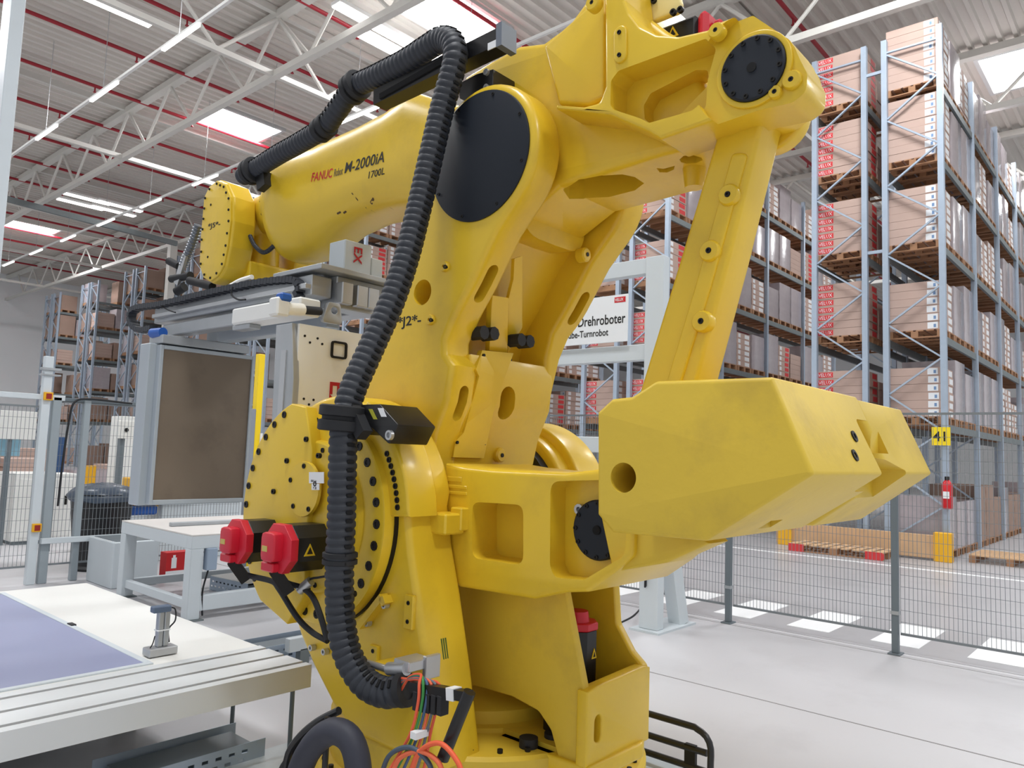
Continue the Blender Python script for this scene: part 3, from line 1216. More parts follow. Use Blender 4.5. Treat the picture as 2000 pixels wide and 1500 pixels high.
# rear box between the plates: inner wall with the arched opening over the drum, rear wall, far wall
wall = [(1.842, 0.385), (1.856, 0.70), (1.96, 1.06), (2.0, 1.18), (3.0, 1.18), (3.0, 0.385), (2.72, 0.385), (2.66, 0.50), (2.47, 0.57), (2.24, 0.575), (2.09, 0.55), (2.02, 0.49), (1.975, 0.385)]
mb = MB()
mb.prism([fillet(wall, [0, 0, 0, 0, 0, 0, .03, .05, .1, .1, .05, .05, .0], 4)], 2.62, 2.66, 0.008)
part('pocket_inner_wall', YEL2, mb, plate2)
rim = [(2.605, 0.385), (3.09, 0.385), (3.09, 0.70), (3.04, 0.715), (2.68, 0.70), (2.605, 0.69)]
hp_ = aty(1167, 1418, 1.83)
hol = stadium((hp_.x, hp_.z + 0.02), (hp_.x, hp_.z - 0.04), 0.024)
mb = MB()
mb.prism([rim, hol], 1.826, 1.88, 0.008, 'y')
pk = part('pocket_rear_wall', YEL, mb, plate2)
fw = [(1.83, 0.385), (1.835, 0.71), (1.90, 0.76), (1.98, 0.87), (1.995, 1.03), (2.0, 1.18), (3.0, 1.18), (3.0, 0.385)]
mb = MB()
mb.prism([fillet(fw, [0, .04, .05, .05, .05, 0, 0, 0], 4)], 3.04, 3.09, 0.010)
part('pocket_far_wall', YEL, mb, plate2)
mb = MB()
mb.box((2.64, 1.85, 0.385), (3.06, 2.3, 0.42))
part('pocket_floor', YEL2, mb, plate2)
mb = MB()
mb.prism([fillet([(2.6, 1.815), (3.0, 1.80), (3.11, 1.86), (3.11, 2.3), (2.6, 2.3)], [.03, .06, .08, 0, 0], 4)], 0.335, 0.40, 0.012, 'z')
part('turret_foot', YEL, mb, plate2)
# swivel motor standing in the pocket
sx_, sy_ = 2.855, 2.07
oc = fillet([(sx_ - .085, sy_ - .085), (sx_ + .085, sy_ - .085), (sx_ + .085, sy_ + .085), (sx_ - .085, sy_ + .085)], 0.05, 1)
mb = MB()
mb.prism([oc], 0.58, 0.865, 0.006, 'z')
mb.prism([fillet([(sx_ - .105, sy_ - .105), (sx_ + .105, sy_ - .105), (sx_ + .105, sy_ + .105), (sx_ - .105, sy_ + .105)], 0.03, 2)], 0.42, 0.59, 0.006, 'z')
mo3 = part("swivel_motor", MBLK, mb)
mb = MB()
mb.prism([[(a * 1.06 - sx_ * .06, b * 1.06 - sy_ * .06) for a, b in oc]], 0.865, 0.90, 0.006, 'z')
part('motor_cap', MRED, mb, mo3)
mb = MB()
mb.cyl((sx_ - .01, sy_ - .01, 0.90), (sx_ - .01, sy_ - .01, 0.945), 0.055, 16, None, 0.048)
part('encoder_box', MRED, mb, mo3)
yw = sy_ - 0.085
mb = MB()
mb.prism([[(sx_ - 0.002, 0.745), (sx_ + 0.036, 0.745), (sx_ + 0.017, 0.79)]], yw - 0.003, yw + 0.002, 0, 'y')
part('warning_sticker', WARNY, mb, mo3)
mb = MB()
mb.prism([[(sx_ + 0.009, 0.752), (sx_ + 0.025, 0.752), (sx_ + 0.017, 0.774)]], yw - 0.0042, yw - 0.0028, 0, 'y')
part('warning_sticker', INK, mb, mo3)

# ---- lower arm
LX0, LX1 = 2.445, 2.63
rearE = yz([(972, 447), (924, 548), (890, 612), (868, 664), (868, 690), (886, 712), (873, 783), (849, 850), (838, 905)], LX0)
frontE = yz([(706, 770), (722, 634), (765, 518), (800, 420)], LX0)
hub = circ(J2, 0.36, 16, radians(200), radians(350))
elbow_arc = circ(ELB, 0.345, 30, radians(8), radians(222))
outl = elbow_arc + rearE + hub + frontE
hole1 = circ(tuple(atx(825, 571, LX0).yz), 0.062, 26)
mb = MB()
mb.prism([outl], LX0, LX1, 0.035)
la1 = part('lower_arm', YEL, mb)
c1 = tuple(atx(825, 571, LX0).yz)
# slots are carved into the leg's rear edge: stadium prisms pushed along the edge normal
def edge_slot(pxa, pxb, x, r, depth, xoff):
    """stadium slot lying in the plane of the rear edge between two points of that edge"""
    a, b = atx(*pxa, x), atx(*pxb, x)
    d = (b - a).normalized()
    nrm = Vector((1, 0, 0)).cross(d).normalized()
    if nrm.y < 0:
        nrm = -nrm
    ex = Vector((1, 0, 0))
    L = (b - a).length
    ring = []
    for u, v in stadium((0, 0), (L, 0), r, 8):
        ring.append(a + d * u + ex * v)
    mb = MB()
    mb.rings([[p - nrm * 0.12 for p in ring], [p + nrm * depth for p in ring]])
    return mb


cuts = [MB().cyl((LX0 - 0.1, *c1), (LX0 + 0.3, *c1), 0.063, 28)]
cuts.append(edge_slot((962, 530), (938, 580), 2.535, 0.033, 0.22, 0))
cuts.append(edge_slot((905, 765), (889, 808), 2.545, 0.03, 0.22, 0))
cut(la1, cuts)
rear2 = yz([(972, 447), (924, 548), (890, 612), (879, 664), (876, 720)], LX0)
outl2 = elbow_arc + rear2 + yz([(873, 783), (849, 850)], LX0) + [(3.1, 1.70)] + frontE
mb = MB()
mb.prism([outl2], 2 * XC - LX1, 2 * XC - LX0, 0.03)
la2 = part('lower_arm_far_leg', YEL, mb, None)
taper = MB()
taper.prism([[(3.362, 2.45), (3.6, 2.45), (3.6, 1.5), (3.08, 1.5)]], 1.5, 4.0, 0, 'y')
cut(la2, [edge_slot((1122, 566), (1098, 606), 3.26, 0.036, 0.22, 0), taper])
# cross web between the legs, front side
rE = yz([(1000, 400), (972, 447), (924, 548), (890, 612), (880, 664), (880, 690)], LX0)
webA = [(y + 0.20, z) for y, z in rE] + [(y + 0.26, z) for y, z in rE[::-1]]
mb = MB()
mb.prism([webA], LX1 - 0.02, 2 * XC - LX1 + 0.02, 0.0)
part('arm_web', YEL, mb, la1)
# closed lower box, nearly flush with the legs' rear edges
lo = yz([(875, 684), (880, 712), (873, 783), (849, 850), (838, 905)], LX0)
boxp = [(y + 0.004, z) for y, z in lo] + [(y + 0.30, z) for y, z in lo[::-1]]
mb = MB()
mb.prism([boxp], LX1 - 0.04, 3.22, 0.012)
lbx = part('arm_lower_box', YEL, mb, la1)
cut(lbx, [edge_slot((995, 778), (989, 800), 2.87, 0.056, 0.22, 0)])
# bolted cover plate over the lower box and the guard sheet above it
def rear_plate(pix, x_of, dy):
    pts = []
    for (px, py), x in zip(pix, x_of):
        pts.append(atx(px, py, x))
    return pts


def rear_sheet(name, pix, xs, thick, parent, m=YEL):
    """sheet lying on the arm's rear side: outline in pixels with the X of each corner"""
    P = [atx(px, py, x) for (px, py), x in zip(pix, xs)]
    n = Vector((0, -1, -0.0))
    n = (P[1] - P[0]).cross(P[2] - P[0]).normalized()
    if n.y > 0:
        n = -n
    mb = MB()
    mb.rings([P, [p - n * thick for p in P]])
    return part(name, m, mb, parent)


def rear_y(z):
    """Y of the legs' rear edge at height z"""
    E_ = rearE
    for (y0, z0), (y1, z1) in zip(E_, E_[1:]):
        if z1 <= z <= z0:
            t = (z - z0) / (z1 - z0 + 1e-9)
            return y0 + (y1 - y0) * t
    return E_[0][0] if z > E_[0][1] else E_[-1][0]


def rear_pts(pix, off):
    """project pixels onto the (nearly flat) rear side of the lower arm, off metres behind it"""
    out = []
    for px, py in pix:
        d = ray(px, py)
        t = 2.5 / d.y
        for _ in range(12):
            p = CAMP + d * t
            t = (rear_y(p.z) + off) / d.y
        out.append(CAMP + d * t)
    return out


def rear_slab(name, pix, off, thick, parent, m=YEL):
    P = rear_pts(pix, off)
    mb = MB()
    mb.rings([P, [p + Vector((0, thick, 0)) for p in P]])
    return part(name, m, mb, parent)


rear_slab('arm_cover_plate', [(942, 684), (1003, 690), (985, 740), (965, 800), (945, 895), (885, 893), (890, 862), (906, 845), (936, 735), (930, 722)], -0.012, 0.03, la1)
rear_slab('arm_guard_sheet', [(962, 577), (993, 582), (991, 690), (956, 684), (959, 600)], 0.02, 0.03, la1)
rear_slab('arm_guard_sheet', [(1005, 505), (1020, 500), (1020, 640), (992, 690), (993, 585), (1003, 545)], 0.06, 0.02, la1)
for (px, py) in ((944, 694), (996, 703), (892, 864), (946, 866)):
    p = rear_pts([(px, py)], -0.012)[0]
    mb = MB()
    mb.cyl(p, p - Vector((0, 0.008, 0)), 0.008, 10)
    part('screw', BOLT, mb, la1)
for px, py in ((932, 651), (952, 653), (1005, 665), (1022, 668)):
    p = rear_pts([(px, py)], 0.0)[0]
    mb = MB()
    mb.cyl(p + Vector((0, 0.03, 0)), p - Vector((0, 0.05, 0)), 0.034, 8)
    part('rubber_bumper', RUB, mb, la1)
p = rear_pts([(974, 888)], -0.0)[0]
mb = MB()
boss(mb, 0, 0, 0, 0.03)
# bosses on the plates
mb = MB()
for px, py in ((870, 521), (842, 625)):
    q = atx(px, py, LX0)
    boss(mb, q.y, q.z, LX0 + 0.002, 0.026)
part('lifting_boss', YEL, mb, la1)
boltat(la1, yz([(869, 521), (841, 625)], LX0 - 0.018), LX0 - 0.012, 0.010, 0.008)
for px, py in ((1001, 430), (1151, 498), (975, 889)):
    if px < 1100:
        p = rear_pts([(px, py)], 0.0)[0]
    else:
        p = rear_pts([(px - 10, py)], 0.0)[0]
    mb = MB()
    mb.lathe(p, (0, -1, 0), [(-0.03, 0.038), (0.012, 0.038), (0.02, 0.03), (0.02, 0.01)], 18)
    part('lifting_boss', YEL, mb, la1)
    mb = MB()
    mb.cyl(p - Vector((0, 0.015, 0)), p - Vector((0, 0.024, 0)), 0.011, 10)
    part('threaded_hole', BOLT, mb, la1)
# shoulder hub between the plates
mb = MB()
mb.cyl((2.42, *J2), (3.42, *J2), 0.34, 48)
part('shoulder_hub', YEL, mb, la1)
mb = MB()
mb.lathe((0, *J2), (1, 0, 0), [(3.34, 0.30), (3.34, 0.405), (3.41, 0.405)], 48)
part('bearing_seal', RUB, mb, la1)
# black elbow cover
mb = MB()
mb.lathe((0, *ELB), (1, 0, 0), [(LX0 - 0.012, 0.01), (LX0 - 0.012, 0.30), (LX0 - 0.008, 0.307), (LX0 + 0.01, 0.307)], 72)
ec = part('elbow_cover_disc', BLK, mb, la1)
boltring(la1, ELB, 0.285, LX0 - 0.012, 8, 0.008, 0.3, 0.3 + 2 * pi, 0.003)
t0 = atx(776, 638, LX0 - 0.001)
o = text('joint_mark', '*J2*-', 0.066, (LX0 - 0.0005, t0.y, t0.z), FACE_X, INK, la1, 0.0008)
o['fit'] = abs(t0.y - atx(821, 655, LX0).y)

# ---- crank beam
CX0, CX1 = 2.43, 3.06
cro = yz([(868, 905), (905, 912), (960, 918), (1100, 924), (1170, 916), (1240, 940), (1235, 1085), (1200, 1118), (1145, 1157), (1095, 1158), (1040, 1171), (895, 1147), (862, 1120)], CX0)
cro = fillet(cro, [0, 0.05, 0.1, 0, 0, .05, .04, .03, .02, .02, .02, .02, 0], 4)
mb = MB()
mb.prism([cro + []], CX0, CX1, 0.02)
crank = part('crank_beam', YEL, mb)
win = fillet(yz([(922, 980), (1022, 986), (1022, 1104), (922, 1090)], CX0), 0.045, 6)
rec = fillet(yz([(1075, 940), (1230, 936), (1220, 1085), (1140, 1133), (1083, 1128), (1074, 1105)], CX0), 0.05, 5)
cA = MB()
cA.prism([win], CX0 - 0.1, CX0 + 0.16)
cB = MB()
cB.prism([rec], CX0 - 0.1, CX0 + 0.10)
cut(crank, [cA, cB])
mb = MB()
mb.lathe((0, *CRK), (1, 0, 0), [(2.498, 0.02), (2.498, 0.112), (2.503, 0.118), (2.54, 0.118)], 48)
cd = part('crank_pin_cover', BLK, mb, crank)
mb = MB()
mb.cyl((2.492, *CRK), (2.52, *CRK), 0.018, 16)
part('pin_socket', SLOT, mb, crank)
boltring(crank, CRK, 0.104, 2.498, 12, 0.009)
p = atx(1128, 995, 2.5)
boltat(crank, [(p.y, p.z)], 2.535, 0.022, 0.03, STEEL)
mb = MB()
c = atx(905, 1013, CX0)
mb.box((CX0 - 0.045, c.y - 0.03, c.z - 0.05), (CX0 + 0.01, c.y + 0.04, c.z + 0.05), None, 0.006)
part('stop_block', YEL, mb, crank)
# cast foundry marks
for px, py, w_, h_ in ((888, 936, 0.09, 0.022), (893, 951, 0.12, 0.014), (893, 963, 0.12, 0.014)):
    c = atx(px, py, CX0)
    mb = MB()
    mb.box((CX0 - 0.003, c.y - w_ / 2, c.z - h_ / 2), (CX0 + 0.002, c.y + w_ / 2, c.z + h_ / 2), None, 0.002)
    part('cast_mark', YEL, mb, crank)
# arms of the crank that carry the counterweight
ext = yz([(1170, 1000), (1260, 1030), (1370, 1045), (1385, 1062), (1300, 1100), (1195, 1118)], 2.46)
mb = MB()
mb.prism([ext], 2.46, 2.62, 0.015)
part('weight_carrier', YEL2, mb, crank)

# ---- counterweight: two cast blocks with a gap, on a common core
KX0, KX1 = 2.12, 2.90
kp = yz([(1166, 805), (1194, 779), (1232, 775), (1280, 744), (1508, 736), (1589, 926), (1378, 1057), (1195, 1040), (1166, 1005)], KX0)
kp = fillet(kp, [.01, .01, .03, .03, .012, .012, .02, .01, .01], 3)
mb = MB()
mb.prism([kp], KX0, KX1, 0.014)
cw = part('counterweight', YEL2, mb)
hk = tuple(atx(1217, 933, KX0).yz)
cA = MB()
cA.cyl((KX0 - 0.1, *hk), (KX0 + 0.22, *hk), 0.049, 32)
ymin = min(p[0] for p in kp)
zs = [p[1] for p in kp]
zt, zl = max(zs), min(zs)
# pocket with two bolts at the gap side of the rear face
pa, pb = aty(1660, 822, ymin + 0.05), aty(1700, 920, ymin + 0.05)
cB = MB()
cB.prism([fillet([(KX1 - 0.16, 1.80), (KX1 + 0.1, 1.80), (KX1 + 0.1, 1.55), (KX1 - 0.13, 1.55)], 0.02, 3)], ymin - 0.3, 0.90, 0, 'y')
cC = MB()
cC.prism([[(KX1 - 0.03, zt - 0.14), (KX1 + 0.1, zt - 0.14), (KX1 + 0.1, zt + 0.1), (KX1 - 0.03, zt + 0.1)]], ymin - 0.3, ymin + 0.22, 0, 'y')
# cast recesses in the sloping underside
n_ = Vector((0, 1.404 - 1.609, -(1.068 - 0.764))).normalized()


def slope_cut(px, py):
    d = ray(px, py)
    t_ = (Vector((0, 0.764, 1.609)) - CAMP).dot(n_) / d.dot(n_)
    p_ = CAMP + d * t_
    return MB().box((p_.x - 0.05, p_.y - 0.022, p_.z - 0.03), (p_.x + 0.05, p_.y + 0.022, p_.z + 0.03))


cut(cw, [cA, cB, cC, slope_cut(1505, 1024), slope_cut(1668, 985)])
mb = MB()
kp2 = fillet([(y + 0.035 if y < 0.9 else y, z) for y, z in kp.raw], kp.rr, 3)
fx = 2.985
mb.prism([kp2], fx, 3.62, 0.03)
cw2 = part('counterweight_far_block', YEL2, mb, cw)
cw2.location = (0, 0, 0)
cD = MB()
cD.prism([[(fx - 0.1, zt - 0.20), (fx + 0.22, zt - 0.26), (fx + 0.26, zt - 0.46), (fx - 0.1, zt - 0.46)]], ymin - 0.3, ymin + 0.16, 0, 'y')
cE = MB()
cE.prism([[(fx - 0.1, zt - 0.2), (fx + 0.1, zt - 0.2), (fx + 0.1, zt + 0.1), (fx - 0.1, zt + 0.1)]], ymin - 0.3, ymin + 0.10, 0, 'y')
cut(cw2, [cD, cE])
core = [(y + 0.02 if y > 1.2 else y + 0.2, z - 0.03) for y, z in inset(orient(kp, True), 0.015)]
mb = MB()
mb.prism([core], KX1 - 0.02, fx + 0.02, 0.0)
part('counterweight_core', YEL2, mb, cw)
for px, py in ((1667, 853), (1668, 890)):
    d = ray(px, py)
    nn = Vector((0, -(1.884 - 1.62), 0.872 - 0.759)).normalized()
    t_ = (Vector((0, 0.872, 1.884)) - CAMP).dot(nn) / d.dot(nn)
    p = CAMP + d * t_
    mb = MB()
    mb.lathe(p, nn, [(-0.02, 0.02), (0.006, 0.02), (0.006, 0.011), (0.001, 0.01)], 14)
    part('socket_bolt', BOLT, mb, cw)
# cast pads under the block
for px, py in ((1505, 1027), (1670, 1010), (1705, 905), (1770, 912)):
    pass

# ---- connecting rod
RX0, RX1 = 2.62, 2.80
rod = yz([(1418, 215), (1400, 262), (1332, 490), (1245, 775), (1225, 850), (1330, 850), (1352, 775), (1425, 500), (1488, 240), (1500, 205)], RX0)
mb = MB()
mb.prism([fillet(rod, .02, 2)], RX0, RX1, 0.018)
rodo = part('connecting_rod', YEL, mb)
# raised centre panel on the rod
pan = yz([(1432, 300), (1360, 560), (1300, 760), (1328, 760), (1390, 560), (1462, 300)], RX0)
mb = MB()
mb.prism([fillet(pan, .02, 3)], RX0 - 0.012, RX0 + 0.01, 0.008)
part('rod_rib', YEL, mb, rodo)
rr = []
for px, py in ((1427, 383), (1390, 492), (1375, 629)):
    q = atx(px, py, RX0)
    mb = MB()
    boss(mb, q.y, q.z, RX0 - 0.005, 0.042, 0.022)
    part('grease_boss', YEL, mb, rodo)
    rr.append((q.y, q.z))
boltat(rodo, rr, RX0 - 0.022, 0.011, 0.008)
mb = MB()
mb.cyl((RX0, *REAR), (RX1, *REAR), 0.135, 40)
part('rod_head', YEL, mb, rodo)
mb = MB()
mb.cyl((2.56, *CRK), (2.9, *CRK), 0.13, 40)
part('rod_foot', YEL, mb, rodo)
# outer shell of the rod's upper eye, seen behind the pin
mb = MB()
mb.prism([circ((1.165, 2.985), 0.135, 30)], 2.80, 2.88, 0.015)
part('rod_eye', YEL, mb, rodo)
# ---- upper arm: front tube lofted from elbow to wrist bearing
def superring(y, zc, hw, hh, xc=XC, e=3.2, n=36, tilt=0.0):
    out = []
    for k in range(n):
        a = 2 * pi * k / n
        c, s = cos(a), sin(a)
        u = math.copysign(abs(c) ** (2 / e), c) * hw
        v = math.copysign(abs(s) ** (2 / e), s) * hh
        out.append(Vector((xc + u, y + v * tilt, zc + v)))
    return out


secs = []
for px, pt, pb, hw, e in ((848, 196, 398, 0.245, 4), (800, 228, 398, 0.235, 3.6), (740, 256, 412, 0.225, 3.4), (690, 276, 438, 0.225, 3.2), (660, 287, 466, 0.24, 2.8),
                          (630, 292, 490, 0.27, 2.5), (600, 292, 498, 0.285, 2.3), (565, 306, 490, 0.28, 2.2), (530, 324, 466, 0.26, 2.2), (508, 335, 446, 0.24, 2.2)):
    t_ = atx(px, pt, XC)
    b_ = aty(px, pb, t_.y)
    b2 = atx(px, pb, XC - 0.12)
    zb_ = b2.z
    secs.append((t_.y, (t_.z + zb_) / 2, hw, (t_.z - zb_) / 2, e))
rings_ = [superring(2.30, 3.0, 0.255, 0.33, e=5), superring(2.6, 3.02, 0.255, 0.34, e=5)]
for s_ in secs:
    if 2.7 < s_[0] < 4.6:
        rings_.append(superring(s_[0], s_[1], s_[2], s_[3], e=s_[4]))
W_END = [t_ for t_ in secs if t_[0] < 4.6][-1]
W_END = (4.67, W_END[1] + 0.01, W_END[2], W_END[3])
rings_.append(superring(4.61, W_END[1], W_END[2] * 0.98, W_END[3] * 0.96, e=2.2))
rings_.append(superring(4.67, W_END[1], W_END[2] * 0.86, W_END[3] * 0.82, e=2.1))
mb = MB()
mb.rings(rings_)
ua = part('upper_arm', YEL, mb, None, 50)

# rear body between the legs of the lower arm
bodyp = yz([(905, 150), (958, 118), (1012, 88), (1060, 82), (1110, 45), (1150, -10), (1190, -55), (1240, -55), (1262, 30), (1300, 58), (1330, 75), (1396, 215),
            (1400, 276), (1330, 292), (1290, 302), (1238, 318), (1172, 339), (1091, 363)], 2.66)
bodyp = bodyp + circ(ELB, 0.30, 10, radians(262), radians(360))[1:]
mb = MB()
mb.prism([fillet(bodyp, 0.012, 2)], 2.66, 2 * XC - 2.66, 0.03)
ub = part('upper_arm_body', YEL, mb)
zlow = min(p[1] for p in bodyp)
# openings in the underside
def under_cut(pix, z, depth, up=0.25):
    P = [atz(px, py, z) for px, py in pix]
    mb = MB()
    mb.rings([[p - Vector((0, 0, 0.3)) for p in P], [p + Vector((0, 0, up)) for p in P]])
    return mb


ZU = atx(1172, 339, 2.66).z
ov = [(1100, 366), (1130, 352), (1175, 343), (1215, 342), (1240, 348), (1258, 360), (1240, 372), (1190, 383), (1140, 384), (1112, 378)]
ov2 = [(1327, 318), (1335, 311), (1352, 309), (1370, 314), (1372, 319), (1360, 325), (1340, 326), (1330, 323)]
ov3 = [(1282, 333), (1296, 335), (1318, 330), (1316, 337), (1303, 342), (1288, 341)]
cut(ub, [under_cut(ov, ZU, 0, 0.42), under_cut(ov2, ZU, 0, 0.12), under_cut(ov3, ZU, 0, 0.06)])
kn = atz(1356, 345, ZU - 0.02)
mb = MB()
mb.cyl((kn.x, kn.y, ZU + 0.02), (kn.x, kn.y, ZU - 0.07), 0.05, 20, None, 0.04)
part('stop_knob', YEL, mb, ub)

# fork plates at the rear, flared out from the body
FX0, FX1 = 2.465, 2.70
fp = yz([(1181, -60), (1181, 170), (1170, 200), (1140, 208), (1085, 204), (1085, 212), (1190, 224), (1268, 258), (1289, 271), (1403, 231), (1472, 207), (1538, 192), (1566, 170),
         (1568, 135), (1553, 106), (1544, 84), (1532, 67), (1461, 20), (1397, 45), (1382, 57), (1325, 70), (1282, 67), (1250, 51), (1229, 24), (1220, 0), (1214, -60)], FX0)
fp = fillet(fp, [0, .03, .03, .03, .005, .005, .04, .01, .01, 0, .03, .05, .04, .04, .04, .02, .02, .015, .03, .03, .05, .05, .05, .05, .05, 0], 3)
pocket = yz([(1193, 158), (1208, 138), (1379, 75), (1388, 87), (1372, 148), (1368, 202), (1352, 216), (1268, 240), (1250, 231), (1198, 214), (1192, 205)], FX0)
pocket2 = yz([(1226, 185), (1240, 160), (1330, 112), (1353, 112), (1357, 140), (1275, 226), (1252, 232), (1228, 212)], FX0)
mb = MB()
mb.prism([fp], FX0, FX1, 0.014)
fk = part('fork_plate', YEL, mb)
cA, cB, cC = MB(), MB(), MB()
cA.prism([fillet(pocket, .02, 4)], FX0 - 0.1, FX0 + 0.12)
cB.prism([fillet(pocket2, .02, 4)], FX0 - 0.1, FX0 + 0.30)
# turned seat around the rear pin
SX = FX0 + 0.042
cC.prism([circ(REAR, 0.215, 40, radians(-62), radians(128)) + [(0.7, 3.45), (0.6, 3.0), (0.7, 2.72), (1.15, 2.80)]], FX0 - 0.1, SX)
cut(fk, [cA, cB, cC])
mb = MB()
mb.lathe((0, *REAR), (1, 0, 0), [(SX - 0.024, 0.02), (SX - 0.024, 0.113), (SX - 0.019, 0.119), (SX + 0.01, 0.119)], 56)
part('rear_pin_cover', BLK, mb, fk)
mb = MB()
mb.cyl((SX - 0.027, *REAR), (SX, *REAR), 0.018, 16)
part('pin_socket', SLOT, mb, fk)
boltring(fk, REAR, 0.103, SX - 0.024, 12, 0.009, 0.2, 0.2 + 2 * pi)
mb = MB()
mb.prism([circ(REAR, 0.140, 48), circ(REAR, 0.119, 48)], SX - 0.012, SX + 0.01, 0.004)
part('pin_seat', YEL, mb, fk)
for (px, py, r_, x_) in ((1401, 62, .030, FX0), (1160, 8, .034, FX0), (1548, 158, .034, SX), (1516, 182, .024, SX)):
    q = atx(px, py, x_)
    mb = MB()
    boss(mb, q.y, q.z, x_, r_)
    part('lifting_boss', YEL, mb, fk)
    boltat(fk, [(q.y, q.z)], x_ - 0.012, 0.009, 0.006)
q0, q1 = atx(1213, 66, FX0), atx(1213, 110, FX0)
mb = MB()
mb.prism([stadium((q0.y, q0.z), (q1.y, q1.z), 0.03, 8)], FX0 - 0.012, FX0 + 0.01, 0.006)
part('lifting_pad', YEL, mb, fk)
boltat(fk, [(q0.y, q0.z), (q1.y, q1.z)], FX0 - 0.012, 0.009, 0.006)
boltat(fk, yz([(1434, 204)], SX), SX, 0.009, 0.006)
# curved gusset web in front of the near fork plate
mb = MB()
gs = yz([(1060, 90), (1110, 45), (1160, 0), (1180, -40), (1180, 190), (1150, 205), (1090, 203)], 2.60)
mb.prism([fillet(gs, .02, 3)], 2.60, 2.68, 0.02)
part('gusset_web', YEL, mb, fk)
# hinge below the elbow with a grease box
rear_slab('elbow_lug', [(1062, 420), (1120, 412), (1105, 430), (1080, 445), (1060, 432)], 0.05, 0.08, la1)
# motor on top of the rear body
mtx = (2.95, 0.0)
bx = atx(1310, 55, 2.80)
mz0, mz1 = atx(1290, 88, 2.74).z, atx(1290, 52, 2.74).z
yA, yB = atx(1285, 60, 2.74).y, atx(1352, 40, 2.74).y
mb = MB()
mb.box((2.74, yB - 0.02, mz0 - 0.1), (2.93, yA + 0.25, mz1), None, 0.015)
mo4 = part('elbow_motor', MBLK, mb)
mb = MB()
mb.box((2.735, yB - 0.07, mz0 - 0.1), (2.935, yB - 0.02, mz1 + 0.005), None, 0.02)
part('motor_cap', MRED, mb, mo4)
mb = MB()
mb.box((2.78, yB - 0.11, mz0 - 0.07), (2.89, yB - 0.07, mz1 - 0.03), None, 0.012)
part('encoder_box', MRED, mb, mo4)
cw_ = atx(1314, 64, 2.738)
mb = MB()
mb.prism([[(cw_.y - .028, cw_.z - .02), (cw_.y + .028, cw_.z - .02), (cw_.y, cw_.z + .03)]], 2.7365, 2.7395)
part('warning_sticker', WARNY, mb, mo4)
mb = MB()
mb.prism([[(cw_.y - .015, cw_.z - .013), (cw_.y + .015, cw_.z - .013), (cw_.y, cw_.z + .016)]], 2.7355, 2.7368)
part('warning_sticker', INK, mb, mo4)
pl = yz([(1236, -40), (1320, -40), (1333, 8), (1330, 25), (1250, 55), (1236, 20)], 2.72)
mb = MB()
mb.prism([fillet(pl, .02, 3)], 2.70, 2.735, 0.006)
mp = part('motor_flange', YELP, mb)
boltat(mp, yz([(1245, 33), (1278, 2), (1316, 25), (1330, 20)], 2.70), 2.70, 0.014, 0.012)

# ---- wrist: near cheek with bolted cover, yoke, far cheek
WX0, WX1 = 2.55, 2.74
ck = yz([(397, 385), (408, 362), (425, 349), (441, 356), (452, 382), (452, 430), (446, 480), (438, 520), (425, 542), (410, 553), (396, 545), (388, 520), (390, 470)], WX0)
ckf = fillet(ck, .03, 4)
mb = MB()
mb.prism([ckf], WX0 + 0.012, WX1, 0.02)
wr = part('wrist_cheek', YEL, mb)
mb = MB()
mb.prism([inset(orient(ckf, True), 0.012)], WX0, WX0 + 0.02, 0.004)
part('cheek_cover', YEL, mb, wr)
ins = inset(orient(ck, True), 0.035)
bp_ = []
for i in range(len(ins)):
    a, b = Vector(ins[i]), Vector(ins[(i + 1) % len(ins)])
    k = max(1, round((b - a).length / 0.075))
    for j in range(k):
        bp_.append(tuple(a.lerp(b, j / k)))
boltat(wr, bp_, WX0, 0.009, 0.006)
boltat(wr, yz([(412, 400), (406, 502)], WX0), WX0, 0.009, 0.003)
t0, t1 = atx(406, 447, WX0), atx(430, 441, WX0)


def text_on_x(name, body, size, p0, p1, x, m, parent, ext=0.0008, shear=0.0, sx=1.0, local=None):
    d = Vector((0, p1.y - p0.y, p1.z - p0.z)).normalized()
    n = Vector((-1, 0, 0))
    up = n.cross(d)
    o = text(name, body, size, (x, p0.y, p0.z), (0, 0, 0), m, parent, ext, 'LEFT', shear, sx)
    M = Matrix((d, up, n)).transposed()
    o.rotation_euler = M.to_euler()
    return o


o = text_on_x('joint_mark', '*J5*-', 0.05, t0, t1, WX0 - 0.0008, INK, wr)
o['fit'] = (t1 - t0).length
# yoke between the cheeks and the far cheek
yk = yz([(440, 500), (478, 506), (478, 545), (440, 552), (420, 552)], WX1 - 0.1)
ylo = min(p[1] for p in ckf)
yc = sum(p[0] for p in ckf) / len(ckf)
ycw = (max(p[0] for p in ckf) - min(p[0] for p in ckf)) / 2
mb = MB()
mb.prism([fillet([(yc - ycw * .85, ylo + 0.02), (yc + ycw * .85, ylo + 0.02), (yc + ycw * .85, ylo + 0.17), (yc - ycw * .85, ylo + 0.17)], 0.03, 3)], WX1 - 0.02, 3.28, 0.01)
part('wrist_yoke', YEL, mb, wr)
mb = MB()
mb.prism([ckf], 3.08, 3.27, 0.02)
cutb = MB()
part('wrist_far_cheek', YEL, mb, wr)
